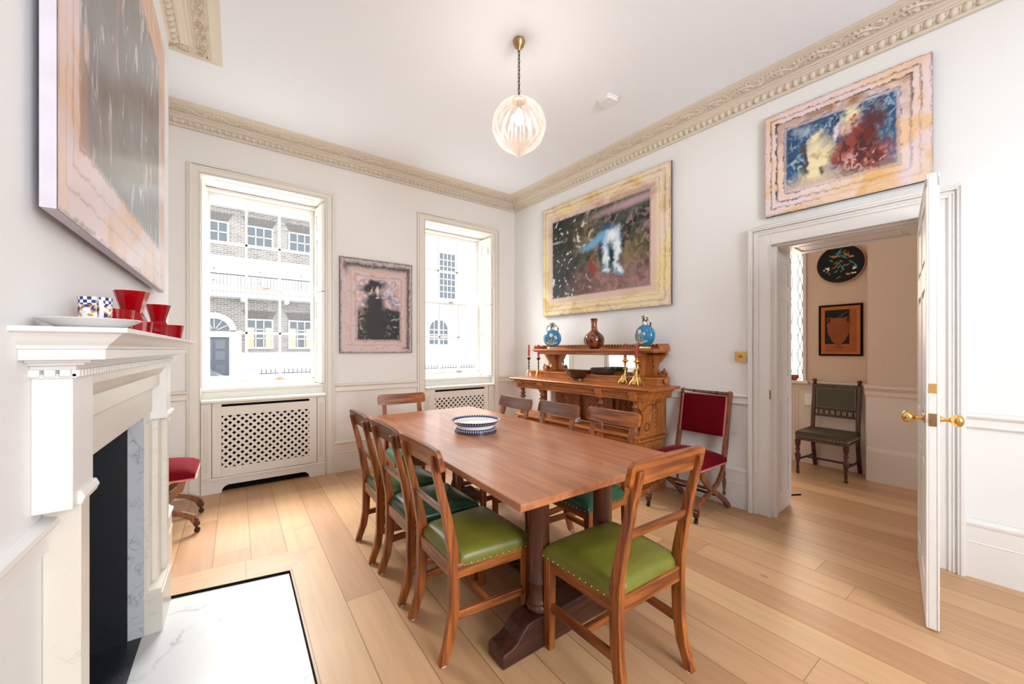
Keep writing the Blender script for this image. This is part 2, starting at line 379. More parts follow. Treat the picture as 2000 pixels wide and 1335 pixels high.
# generic straight moulding: profile [(projection, z)] from p0 to p1 (2D), normal n points into the room
def run(name, prof, p0, p1, n, mat, m0=0, m1=0, kind='structure', bevel=0):
    p0, p1, n = Vector(p0), Vector(p1), Vector(n); d = (p1 - p0).normalized()
    a, b = [], []
    for (p, z) in prof:
        q0 = p0 + n * p + d * p * m0; q1 = p1 + n * p - d * p * m1
        a.append((q0.x, q0.y, z)); b.append((q1.x, q1.y, z))
    k = len(prof); mb = MB(); mb.add(a + b, [tuple(range(k)), tuple(range(2 * k - 1, k - 1, -1))] + [(i, i + k, (i + 1) % k + k, (i + 1) % k) for i in range(k)])
    o = mb.build(name, mat); o['kind'] = kind
    return o
SK = [(-.012, 0), (.018, 0), (.018, .20), (.022, .205), (.018, .212), (.016, .30), (.024, .303), (.026, .318), (.014, .325), (.006, .334), (-.012, .334)]
DA = [(-.012, .865), (.004, .865), (.010, .872), (.008, .884), (.006, .915), (.02, .922), (.028, .934), (.026, .944), (.006, .95), (-.012, .95)]
aL0 = WN[0][0] - .61; aL1 = WN[0][0] + .59; aR0 = WN[1][0] - .595; aR1 = WN[1][0] + .592
cx = RW(3.0293)[0]
for nm, x0, x1 in (('a', -.88, aL0), ('b', aL1, aR0), ('c', aR1, cx)):
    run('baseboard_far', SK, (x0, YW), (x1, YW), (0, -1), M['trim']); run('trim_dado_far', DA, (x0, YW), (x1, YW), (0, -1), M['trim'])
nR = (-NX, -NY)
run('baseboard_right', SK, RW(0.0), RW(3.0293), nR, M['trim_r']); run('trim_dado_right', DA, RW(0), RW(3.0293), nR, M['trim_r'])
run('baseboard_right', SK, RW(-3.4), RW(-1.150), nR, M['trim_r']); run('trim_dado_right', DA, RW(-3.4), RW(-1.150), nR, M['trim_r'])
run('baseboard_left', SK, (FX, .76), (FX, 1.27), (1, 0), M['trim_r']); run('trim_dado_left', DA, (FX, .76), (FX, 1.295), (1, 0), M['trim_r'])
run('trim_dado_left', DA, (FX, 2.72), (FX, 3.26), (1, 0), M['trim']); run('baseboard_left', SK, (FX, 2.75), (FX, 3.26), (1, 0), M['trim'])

# ornamental cornice: a displaced strip following the wall
CP = [(-.01, 3.283), (.004, 3.283), (.008, 3.292), (.014, 3.296), (.026, 3.302), (.036, 3.310), (.044, 3.320), (.050, 3.328), (.060, 3.330), (.062, 3.338), (.074, 3.341), (.080, 3.349), (.096, 3.351), (.099, 3.362),
      (.116, 3.364), (.120, 3.360), (.126, 3.361), (.145, 3.366), (.165, 3.371), (.185, 3.375), (.204, 3.378), (.210, 3.375), (.216, 3.376), (.240, 3.381), (.252, 3.382), (.258, 3.387), (.270, 3.388), (.272, 3.392)]
def densify(prof, step=.005):
    out = [prof[0]]
    for a, b in zip(prof, prof[1:]):
        n = max(1, int(math.ceil(math.hypot(b[0] - a[0], b[1] - a[1]) / step)))
        for i in range(1, n + 1): out.append((a[0] + (b[0] - a[0]) * i / n, a[1] + (b[1] - a[1]) * i / n))
    return out
def relief(u, p):
    r = np.zeros_like(u)
    # egg and dart
    m = ((p > .012) & (p < .052)); q = (p - .012) / .04
    ph = (u / .052) % 1.0 - .5
    egg = np.clip(1 - (ph / .34) ** 2 - ((q - .5) / .5) ** 2, 0, 1) ** .5
    dart = np.clip(1 - np.abs(np.abs(ph) - .5) / .07, 0, 1) * (1 - np.abs(q - .5) * 1.4)
    r = np.where(m, .015 * egg + .011 * dart - .008, r)
    # scrolling foliage
    m = ((p > .126) & (p < .205)); q = (p - .165) / .04
    t = u / .115
    sn = np.sin(2 * np.pi * t / 2) * .5
    stem = np.exp(-((q - sn) / .13) ** 2)
    k = np.floor(t) ; lc = t - k - .5; sg = np.where(k % 2 == 0, 1, -1)
    rr = np.hypot(lc * 1.5, (q - sg * -.25)); an = np.arctan2(q + sg * .25, lc * 1.5)
    petal = np.clip(np.cos(an * 5 + rr * 9 * sg) * .6 + .4, 0, 1) * np.exp(-(rr / .62) ** 2) * (rr > .12)
    bud = np.exp(-(rr / .14) ** 2)
    leaf = np.clip(np.sin(t * 26 + q * 4 * sg), 0, 1) * np.exp(-((np.abs(q) - .75) / .25) ** 2) * .6
    r = np.where(m, .019 * np.maximum.reduce([stem * .8, petal, bud, leaf]) , r)
    return r
def cornice(name, p0, p1, n, m0, m1):
    prof = densify(CP); p0 = np.array(p0); p1 = np.array(p1); n = np.array(n); Ln = np.linalg.norm(p1 - p0); d = (p1 - p0) / Ln
    nu = max(2, int(Ln / .006)); P = np.array(prof); V = len(P)
    tg = np.gradient(P, axis=0); nn = np.stack([tg[:, 1], -tg[:, 0]], 1); nn /= np.linalg.norm(nn, axis=1)[:, None]   # outward: down and out
    u = np.linspace(0, 1, nu)[:, None]; pr = P[None, :, 0]
    a = pr * m0; bb = Ln - pr * m1; uu = a + (bb - a) * u
    rl = relief(uu, np.broadcast_to(pr, uu.shape))
    pp = pr + nn[None, :, 0] * rl; zz = P[None, :, 1] + nn[None, :, 1] * rl
    X = p0[0] + d[0] * uu + n[0] * pp; Y = p0[1] + d[1] * uu + n[1] * pp
    co = np.stack([X, Y, zz], 2).reshape(-1, 3)
    me = bpy.data.meshes.new(name)
    i, j = np.meshgrid(np.arange(nu - 1), np.arange(V - 1), indexing='ij'); q = (i * V + j).ravel()
    F = np.stack([q, q + V, q + V + 1, q + 1], 1)
    me.vertices.add(len(co)); me.vertices.foreach_set('co', co.ravel())
    me.loops.add(F.size); me.loops.foreach_set('vertex_index', F.ravel().astype(np.int32))
    me.polygons.add(len(F)); me.polygons.foreach_set('loop_start', (np.arange(len(F)) * 4).astype(np.int32)); me.polygons.foreach_set('loop_total', np.full(len(F), 4, np.int32))
    me.update(calc_edges=True); me.validate(); me.shade_smooth()
    try: me.set_sharp_from_angle(angle=R_(50))
    except Exception: pass
    o = bpy.data.objects.new(name, me); COL.objects.link(o); me.materials.append(M['cornice']); o['kind'] = 'structure'
    return o
cR = RW(3.0293)
cornice('trim_cornice_far', (-.88, YW), (cR[0], YW), (0, -1), 0, .943)
cornice('trim_cornice_right', cR, RW(-3.3), nR, .943, 0)
cornice('trim_cornice_left', (FX, .76), (FX, 3.26), (1, 0), 0, -1)
cornice('trim_cornice_left_return', (FX, 3.26), (-.88, 3.26), (0, 1), -1, 0)

# ---------------------------------------------------------------- windows
def arch_frame(mb, x0, x1, zt, zb, wd_, th, y):
    """moulded architrave round an opening (legs + head), three steps"""
    for (a, b, c) in ((0, 1.0, .45), (.18, .80, .75), (.62, .80, 1.0), (0.0, .06, .8)):
        i0, i1 = wd_ * a, wd_ * b
        # legs as inner offset i0..i1 from the opening edge
        mb.box(x0 - i1, x0 - i0, y - th * c, y + .012, zb, zt + i1); mb.box(x1 + i0, x1 + i1, y - th * c, y + .012, zb, zt + i1)
        mb.box(x0 - i0, x1 + i0, y - th * c, y + .012, zt + i0, zt + i1)
def window(idx, cx_, hw, wl, wr_):
    root = empty('window_%d' % idx, (0, 0, 0)); root['kind'] = 'structure'
    x0, x1 = cx_ - hw, cx_ + hw
    a = MB(); arch_frame(a, x0, x1, ZT, 0, wl, .028, YW); a.build('architrave', M['trim'], root, bevel=.0025)
    # splayed reveals, head and sloping apron
    r = MB(); sx = .03
    r.hexa([(x0 - .02, YW, .86), (x0, YW, .86), (x0 + sx, YS, .86), (x0 - .02, YS, .86)], [(x0 - .02, YW, ZT), (x0, YW, ZT), (x0 + sx, YS, ZT), (x0 - .02, YS, ZT)])
    r.hexa([(x1, YW, .86), (x1 + .02, YW, .86), (x1 + .02, YS, .86), (x1 - sx, YS, .86)], [(x1, YW, ZT), (x1 + .02, YW, ZT), (x1 + .02, YS, ZT), (x1 - sx, YS, ZT)])
    r.box(x0 - .01, x1 + .01, YW + .002, YS + .04, ZT - .004, ZT + .015)
    r.box(x0 + .10, x1 - .10, YW + .05, YS - .05, ZT - .010, ZT)
    r.build('reveal', M['reveal'], root, bevel=.002)
    ap = MB(); ap.box(x0 - .005, x1 + .005, YW + .07, YS + .03, .80, .925); ap.box(x0, x1, YW + .055, YS, .925, .955); ap.build('sill', M['reveal'], root, bevel=.006)
    # folded shutter leaves with raised panels on the right-hand reveal
    for side in (0, 1):
        for (za, zb) in ((.965, 1.93), (1.94, ZT - .035)):
            sh = MB(); th = .02 if side else .004
            def PT(t, o, z):
                yy = YW + .012 + t * (YS - YW - .03)
                xx = (x1 - sx * t - .002 - o) if side else (x0 + sx * t + .002 + o)
                return (xx, yy, z)
            def slab(t0, t1, o0, o1, z0, z1):
                sh.hexa([PT(t0, o0, z0), PT(t0, o1, z0), PT(t1, o1, z0), PT(t1, o0, z0)], [PT(t0, o0, z1), PT(t0, o1, z1), PT(t1, o1, z1), PT(t1, o0, z1)])
            slab(.02, .98, 0, th, za, zb)
            fr = .012 if side else .003
            slab(.02, .2, th, th + fr, za, zb); slab(.8, .98, th, th + fr, za, zb)
            hz = zb - za
            for q in ((0, .09), (.62, .72), (.91, 1.0)): slab(.2, .8, th, th + fr, za + hz * q[0], za + hz * q[1])
            slab(.3, .7, th, th + fr * .7, za + hz * .13, za + hz * .58); slab(.3, .7, th, th + fr * .7, za + hz * .76, za + hz * .87)
            sh.build('shutter', M['reveal'], root, bevel=.002)
    # sash box
    gx0, gx1 = x0 + .014, x1 - .055; gz0, gz1 = 1.0, 2.868
    bx = MB(); bx.box(x0 + .0, gx0, YS - .02, YS + .13, .95, ZT); bx.box(gx1, x1, YS - .02, YS + .13, .95, ZT); bx.box(gx0, gx1, YS - .02, YS + .13, gz1, ZT); bx.box(gx0, gx1, YS - .02, YS + .13, .955, gz0)
    bx.box(gx1 - .0, gx1 + .02, YS - .035, YS - .02, .955, ZT - .03); bx.box(x0 + .005, gx0, YS - .035, YS - .02, .955, ZT - .03); bx.box(x0 + .005, gx1 + .02, YS - .035, YS - .02, .955, .985); bx.box(x0 + .005, gx1 + .02, YS - .035, YS - .02, ZT - .035, ZT - .012)
    bx.build('sash_box', M['trim'], root, bevel=.003)
    zm = 1.935
    for nm, z0, z1, y, rb, rt in (('lower_sash', gz0, zm + .02, YS + .01, .055, .035), ('upper_sash', zm - .02, gz1, YS + .055, .035, .042)):
        sm = MB(); st = .04; d = .036
        sm.box(gx0, gx0 + st, y, y + d, z0, z1); sm.box(gx1 - st, gx1, y, y + d, z0, z1)
        sm.box(gx0 + st, gx1 - st, y, y + d, z0, z0 + rb); sm.box(gx0 + st, gx1 - st, y, y + d, z1 - rt, z1)
        iw = gx1 - gx0 - 2 * st
        for k in (1, 2):
            xx = gx0 + st + iw * k / 3; sm.box(xx - .011, xx + .011, y + .004, y + d - .006, z0 + rb, z1 - rt)
        zz = (z0 + rb + z1 - rt) / 2; sm.box(gx0 + st, gx1 - st, y + .004, y + d - .006, zz - .011, zz + .011)
        so = sm.build(nm, M['sash'], root, bevel=.002)
        pn = MB()
        for k in range(3):
            for (a0, a1) in ((z0 + rb, zz - .011), (zz + .011, z1 - rt)):
                xa = gx0 + st + iw * k / 3 + (.011 if k else 0); xb = gx0 + st + iw * (k + 1) / 3 - (.011 if k < 2 else 0)
                pn.box(xa, xb, y + d / 2 - .0015, y + d / 2 + .0015, a0, a1)
        pn.build('pane', M['pane'], so)
    ft = MB(); ft.box(cx_ - .03, cx_ + .03, YS - .006, YS + .011, zm + .018, zm + .03); ft.box(cx_ + .09, cx_ + .16, YS - .012, YS + .01, gz0 + .012, gz0 + .022)
    tag(ft.build('sash_fastener', M['old_brass'], root, bevel=.002))
window(1, WN[0][0], WN[0][1], .095, .075)
window(2, WN[1][0], WN[1][1], .095, .09)
# added window behind the camera, put in to admit the fill light
r3 = empty('window_3', (0, 0, 0)); r3['kind'] = 'structure'
b3 = MB()
for (x0, x1, z0, z1) in ((.6, .66, .8, 2.95), (2.04, 2.1, .8, 2.95), (.66, 2.04, .8, .87), (.66, 2.04, 2.89, 2.95), (.66, 2.04, 1.85, 1.9), (1.11, 1.135, .87, 2.89), (1.565, 1.59, .87, 2.89), (.66, 2.04, 1.35, 1.375), (.66, 2.04, 2.38, 2.405)):
    b3.box(x0, x1, -2.26, -2.2, z0, z1)
b3.build('sash', M['sash'], r3, bevel=.003)
g3 = MB(); g3.box(.66, 2.04, -2.232, -2.228, .87, 2.89); g3.build('pane', M['pane'], r3)

# ---------------------------------------------------------------- radiator covers
def clip(poly_, x0, x1, z0, z1):
    def cut(P, f_in, inter):
        out = []
        for i in range(len(P)):
            a, b = P[i], P[(i + 1) % len(P)]
            if f_in(a): out.append(a)
            if f_in(a) != f_in(b): out.append(inter(a, b))
        return out
    def ix(v): return lambda a, b: (v, a[1] + (b[1] - a[1]) * (v - a[0]) / (b[0] - a[0]))
    def iz(v): return lambda a, b: (a[0] + (b[0] - a[0]) * (v - a[1]) / (b[1] - a[1]), v)
    for fi, it in ((lambda p: p[0] >= x0, ix(x0)), (lambda p: p[0] <= x1, ix(x1)), (lambda p: p[1] >= z0, iz(z0)), (lambda p: p[1] <= z1, iz(z1))):
        if poly_: poly_ = cut(poly_, fi, it)
    return poly_
def radiator_cover(cx_, hw, label):
    root = thing('radiator_cover', label, 'radiator cover', (cx_, YW, 0))
    w0 = hw - .003
    top = MB(); top.prism([(-.035, .842), (-.03, .83), (-.012, .826), (.07, .826), (.07, .862), (-.02, .862), (-.033, .855)], 'x', -w0, w0)
    top.build('top_shelf', M['reveal'], root, bevel=.002)
    gx, gz0, gz1 = .363, .222, .705
    p = MB(); y0, y1 = .004, .02; w1 = w0 - .079
    # panel frame with slot and lattice opening
    p.box(-w1, -gx, y0, y1, .143, .826); p.box(gx, w1, y0, y1, .143, .826)
    p.box(-gx, gx, y0, y1, .143, gz0); p.box(-gx, gx, y0, y1, gz1, .788); p.box(-gx, gx, y0, y1, .811, .826)
    p.build('front_panel', M['trim'], root, bevel=.0015)
    bb = MB(); ol = [(-w0, 0), (-gx, 0)]
    for i in range(7):
        a = R_(90 * i / 6); ol.append((-gx + .06 - .06 * math.cos(a) * 1.0, .066 * math.sin(a) if i else 0))
    for i in range(7):
        a = R_(90 - 90 * i / 6); ol.append((gx - .06 + .06 * math.cos(a), .066 * math.sin(a)))
    ol += [(w0, 0), (w0, .13), (-w0, .13)]
    # split into convex-ish pieces
    bb.prism([q for q in ol[:2]] + ol[2:9] + [(-gx + .06, .13), (-w0, .13)], 'y', -.012, .02)
    bb.prism([(gx - .06, .13)] + ol[9:16] + [(w0, 0), (w0, .13)], 'y', -.012, .02)
    bb.box(-gx + .06, gx - .06, -.012, .02, .066, .13)
    bb.box(-w0, w0, -.024, .02, .124, .132); bb.box(-w0, w0, -.019, .02, .132, .140)
    bb.build('plinth', M['trim'], root, bevel=.001)
    for sx in (-1, 1):
        pl = MB(); x0 = sx * (w0 - .075) if sx > 0 else -w0
        pl.box(x0, x0 + .075, -.006, .02, .141, .824)
        for k in range(4): pl.box(x0 + .016 + k * .012, x0 + .022 + k * .012, -.013, -.005, .20, .76)
        pl.build('pilaster', M['trim'], root, bevel=.001)
    g = MB(); pitch = .0635; hwid = .0105; k = -30
    for dd, ya, yb in ((1, .006, .011), (-1, .0095, .0145)):
        for k in range(-14, 30):
            c = k * pitch / 1.0
            # strip centred on z = gz0 + c +/- (x+gx)
            q = hwid * math.sqrt(2)
            if dd == 1: P = [(-gx - .1, gz0 + c - .1 - q), (gx + .1, gz0 + c + 2 * gx + .1 - q), (gx + .1, gz0 + c + 2 * gx + .1 + q), (-gx - .1, gz0 + c - .1 + q)]
            else: P = [(-gx - .1, gz0 + c + .1 - q), (gx + .1, gz0 + c - 2 * gx - .1 - q), (gx + .1, gz0 + c - 2 * gx - .1 + q), (-gx - .1, gz0 + c + .1 + q)]
            P = clip(P, -gx, gx, gz0, gz1)
            if len(P) >= 3: g.prism(P, 'y', ya, yb)
    g.build('lattice', M['trim'], root)
    bk = MB(); bk.box(-w0 + .01, w0 - .01, .045, .05, 0.002, .82); bk.build('dark_backing', M['black'], root)
    return root
radiator_cover(WN[0][0], WN[0][1], 'cream radiator cover with diamond lattice under the large left window')
radiator_cover(WN[1][0], WN[1][1], 'cream lattice radiator cover under the right window, partly behind the table')

# ---------------------------------------------------------------- doorway and door
dt = MB(); W_ = .158
def darch(mb, x0, x1, zt, y):
    for (a, b, c) in ((0, .60, .018), (.0, .05, .026), (.55, .78, .028), (.66, .72, .034), (.78, .98, .044), (.86, .94, .050)):
        i0, i1 = W_ * a, W_ * b
        mb.box(x0 - i1, x0 - i0, y - c, y + .016, 0, zt + i1); mb.box(x1 + i0, x1 + i1, y - c, y + .016, 0, zt + i1)
        mb.box(x0 - i0, x1 + i0, y - c, y + .016, zt + i0, zt + i1)
darch(dt, -DS0, -DS1, DZ, 0)
d = struct('trim_door_architrave', dt, M['trim_r'], bevel=.002); d.location = (*RW(0), 0); d.rotation_euler = (0, 0, RZ)
jl = MB()
xa, xb = -DS0, -DS1
jl.box(xa - .02, xa + .012, .016, .42, 0, DZ); jl.box(xb - .012, xb + .02, .016, .42, 0, DZ); jl.box(xa, xb, .016, .42, DZ - .012, DZ + .02)
jl.box(xa + .012, xa + .03, .016, .05, 0, DZ - .012)
def panelset(mb, fn, t0, t1, rows, frame=.05, raise_=.008):
    """stiles, rails and raised fields given by fn(t, o, z) -> point"""
    def slab(a, b, o0, o1, z0, z1):
        mb.hexa([fn(a, o0, z0), fn(b, o0, z0), fn(b, o1, z0), fn(a, o1, z0)], [fn(a, o0, z1), fn(b, o0, z1), fn(b, o1, z1), fn(a, o1, z1)])
    zlo, zhi = rows[0][0] - frame, rows[-1][1] + frame
    slab(t0, t0 + frame, 0, raise_, zlo, zhi); slab(t1 - frame, t1, 0, raise_, zlo, zhi)
    zs = [zlo] + [q for r in rows for q in r] + [zhi]
    for a, b in zip(zs[0::2], zs[1::2]): slab(t0 + frame, t1 - frame, 0, raise_, a, b)
    for (a, b) in rows:
        mb_w = t1 - t0 - 2 * frame; ins = min(.03, mb_w * .2)
        slab(t0 + frame + ins, t1 - frame - ins, 0, raise_ * .8, a + ins, b - ins)
panelset(jl, lambda t, o, z: (xa + .012 + o, t, z), .06, .42, [(.15, .92), (1.1, 1.72), (1.84, 2.02)], .075)
panelset(jl, lambda t, o, z: (xb - .012 - o, t, z), .06, .42, [(.15, .92), (1.1, 1.72), (1.84, 2.02)], .075)
def headp(t, o, z): return (xa + .05 + z, t, DZ - .012 - o)
panelset(jl, headp, .06, .42, [(.06, .68)], .07)
j = struct('trim_door_lining', jl, M['trim_r'], bevel=.0015); j.location = (*RW(0), 0); j.rotation_euler = (0, 0, RZ)

# the door leaf stands open into the room
hx, hy = 3.515, .455; ang = math.atan2(.310 - .455, 2.646 - 3.515); DLn = math.hypot(2.646 - 3.515, .310 - .455)
dr = empty('door_1', (hx, hy, 0), ang); dr['kind'] = 'structure'
lf = MB(); lf.box(0, DLn, -.014, .014, .012, 2.145)
dz = .012
rows = [(.20, .78), (.98, 1.62), (1.74, 2.03)]
for sgn in (-1, 1):
    for (t0, t1) in ((0, DLn / 2 + .045), (DLn / 2 - .045, DLn)):
        panelset(lf, lambda t, o, z, s=sgn: (t, s * (.014 + o), z), t0, t1, rows, .095, .008)
    lf.box(0, DLn, *(sorted((sgn * .014, sgn * .022))), .012, .11); lf.box(0, DLn, *(sorted((sgn * .014, sgn * .022))), 2.08, 2.145)
lf.build('leaf', M['trim_r'], dr, bevel=.002)
for sgn in (-1, 1):
    kb = MB(); pr = [(.001, 0), (.024, 0), (.026, .003), (.013, .008), (.009, .02), (.009, .032), (.015, .036), (.024, .045), (.029, .058), (.027, .070), (.016, .078), (.002, .08)]
    kb.M = Matrix.Translation((DLn - .055, sgn * .022, .99)) @ Matrix.Rotation(-sgn * math.pi / 2, 4, 'X'); kb.lathe(pr, n=20)
    kb.build('door_knob', M['brass'], dr, smooth=True)
lt = MB(); lt.box(DLn, DLn + .0015, -.013, .013, .96, 1.02); lt.box(DLn, DLn + .010, -.005, .007, .975, .995); lt.build('latch', M['old_brass'], dr)
lt = MB(); lt.box(DLn, DLn + .0015, -.013, .013, 1.115, 1.16); lt.box(DLn, DLn + .003, -.006, .006, 1.13, 1.142); lt.build('bolt_plate', M['brass'], dr)
for z in (.25, 1.1, 1.9):
    hg = MB(); hg.lathe([(.006, z - .045), (.006, z + .045)], (0, .018, 0), 10); hg.build('hinge', M['brass'], dr, smooth=True)
kp = MB(); kp.box(xa - .006, xa + .001, -.030, -.012, .93, 1.0); o = kp.build('trim_strike_plate', M['old_brass']); o.location = (*RW(0), 0); o.rotation_euler = (0, 0, RZ); o['kind'] = 'structure'

# ---------------------------------------------------------------- hall beyond the door
HX = 5.44
w = MB(); w.box(HX, HX + .2, -2.4, 1.66, 0, CEIL); w.box(HX, HX + .2, 2.42, 5.0, 0, CEIL); w.box(HX, HX + .2, 1.66, 2.42, 0, .93); w.box(HX, HX + .2, 1.66, 2.42, 2.75, CEIL)
# embossed wallpaper above, painted panelling below
m, t, b = nt('embossed_wallpaper'); setc(b, (.60, .42, .29), .55); M['paper'] = m
co = N(t, 'ShaderNodeTexCoord'); n0 = N(t, 'ShaderNodeTexNoise'); n0.inputs['Scale'].default_value = 3.0; n0.inputs['Detail'].default_value = 2; L(t, co.outputs['Object'], n0.inputs['Vector'])
va = N(t, 'ShaderNodeVectorMath', operation='MULTIPLY_ADD'); va.inputs[1].default_value = (.5, .5, .5); L(t, n0.outputs[1], va.inputs[0]); L(t, co.outputs['Object'], va.inputs[2])
n9 = N(t, 'ShaderNodeTexNoise'); n9.inputs['Scale'].default_value = 4.2; n9.inputs['Detail'].default_value = 1.5; n9.inputs['Distortion'].default_value = 1.2; L(t, co.outputs['Object'], n9.inputs['Vector'])
mq = N(t, 'ShaderNodeMath', operation='MULTIPLY'); mq.inputs[1].default_value = 70; L(t, n9.outputs[0], mq.inputs[0]); sq = N(t, 'ShaderNodeMath', operation='SINE'); L(t, mq.outputs[0], sq.inputs[0])
ab = N(t, 'ShaderNodeMath', operation='ABSOLUTE'); L(t, sq.outputs[0], ab.inputs[0])
rp = N(t, 'ShaderNodeValToRGB'); rp.color_ramp.elements[0].color = (.53, .385, .265, 1); rp.color_ramp.elements[1].color = (.61, .455, .34, 1); rp.color_ramp.elements[1].position = .22
L(t, ab.outputs[0], rp.inputs[0]); L(t, rp.outputs[0], b.inputs['Base Color']); bump(t, b, rp.outputs[0], .4, .002)
struct('wall_hall_far', w, M['paper'])
M['hall_trim'] = plain('hall_woodwork_paint', (.70, .60, .52), .45)
w = MB(); w.box(5.2, HX, -2.4, 1.058, 0, CEIL); struct('wall_hall_pier', w, M['paper'])
w = MB(); w.box(HX - .014, HX, 1.07, 1.66, 0, .93); w.box(HX - .014, HX, 1.66, 2.42, 0, .93); w.box(5.188, 5.2, -2.4, 1.06, 0, .93); w.box(5.19, HX, 1.056, 1.07, 0, .93)
for i in range(5): w.box(HX - .02, HX - .012, 1.72 + i * .03, 1.735 + i * .03, .30, .84)
w.box(HX - .018, HX - .004, 1.045, 1.075, .93, CEIL)
struct('wall_hall_panelling', w, M['hall_trim'], bevel=.002)
HSK = [(-.01, 0), (.02, 0), (.02, .30), (.014, .33), (-.01, .34)]
HD = [(-.01, .86), (.012, .86), (.014, .90), (.04, .935), (.042, .955), (-.01, .96)]
run('baseboard_hall', HSK, (HX - .014, 1.07), (HX - .014, 2.6), (-1, 0), M['hall_trim']); run('trim_dado_hall', HD, (HX - .014, 1.07), (HX - .014, 2.6), (-1, 0), M['hall_trim'])
run('baseboard_hall', HSK, (5.188, -2.4), (5.188, 1.06), (-1, 0), M['hall_trim']); run('trim_dado_hall', HD, (5.188, -2.4), (5.188, 1.075), (-1, 0), M['hall_trim'])
w = MB(); w.box(3.7, 5.7, 3.4, 3.5, 0, CEIL); struct('wall_hall_end', w, M['hall_trim'])
# leaded hall window
hw_ = empty('window_4', (0, 0, 0)); hw_['kind'] = 'structure'
f = MB(); f.box(HX - .03, HX + .08, 1.64, 1.675, .93, 2.78); f.box(HX - .03, HX + .08, 2.40, 2.44, .93, 2.78); f.box(HX - .03, HX + .08, 1.675, 2.40, 2.74, 2.78); f.box(HX - .11, HX + .1, 1.60, 2.46, .925, .957)
f.build('frame', M['hall_trim'], hw_, bevel=.003)
g = MB(); g.box(HX + .05, HX + .055, 1.675, 2.4, .957, 2.74); g.build('pane', M['pane'], hw_)
g = MB()
for c in [1.722 + .11 * i for i in range(7)]:
    for sg in (-1, 1):
        g.tube([(HX + .045, min(2.4, c + sg * .022 * math.sin(math.pi * (z_ - .957) / .20)), z_) for z_ in [.957 + .0223 * i for i in range(81)]], .0036, 5)
for c in [1.777 + .11 * i for i in range(6)]:
    for k in range(8):
        z0 = .957 + k * .22
        if k % 2: P = [(c - .022, z0), (c - .022, z0 + .15), (c, z0 + .18), (c + .022, z0 + .15), (c + .022, z0), (c, z0 - .03)]
        else: P = [(c - .034, z0 + .10), (c, z0 + .15), (c + .034, z0 + .10), (c, z0 + .05)]
        g.tube([(HX + .045, y, min(2.74, z_)) for y, z_ in P], .0036, 5, closed=True)
g.build('leading', M['bronze'], hw_, smooth=True)

# ---------------------------------------------------------------- street outside
def brick(name, c1, c2, mo, sc=1.0):
    m, t, b = nt(name); setc(b, c1, .85)
    co = N(t, 'ShaderNodeTexCoord'); sp = N(t, 'ShaderNodeSeparateXYZ'); L(t, co.outputs['Object'], sp.inputs[0])
    cb = N(t, 'ShaderNodeCombineXYZ'); L(t, sp.outputs[0], cb.inputs[0]); L(t, sp.outputs[2], cb.inputs[1])
    br = N(t, 'ShaderNodeTexBrick'); br.inputs['Scale'].default_value = sc; br.inputs['Brick Width'].default_value = .30; br.inputs['Row Height'].default_value = .10; br.inputs['Mortar Size'].default_value = .012
    br.inputs[1].default_value = (*c1, 1); br.inputs[2].default_value = (*c2, 1); br.inputs[3].default_value = (*mo, 1)
    L(t, cb.outputs[0], br.inputs[0]); L(t, br.outputs[0], b.inputs['Base Color']); return m
M['brick'] = brick('grey_stock_brick', (.19, .17, .16), (.30, .26, .22), (.50, .48, .45))
M['brick_y'] = brick('yellow_stock_brick', (.58, .50, .38), (.70, .62, .48), (.80, .76, .68))
M['stucco'] = plain('white_stucco', (.74, .74, .72), .7)
M['road'] = plain('pale_pavement', (.60, .60, .60), .9)
M['curtain'] = plain('yellow_curtain', (.62, .50, .30), .8)
M['iron'] = plain('black_railing_paint', (.05, .055, .06), .5)
YF = 26.0
g = MB(); g.box(-14, 34, 4.92, 60, -1.1, -1.0); struct('ground_street', g, M['road'])
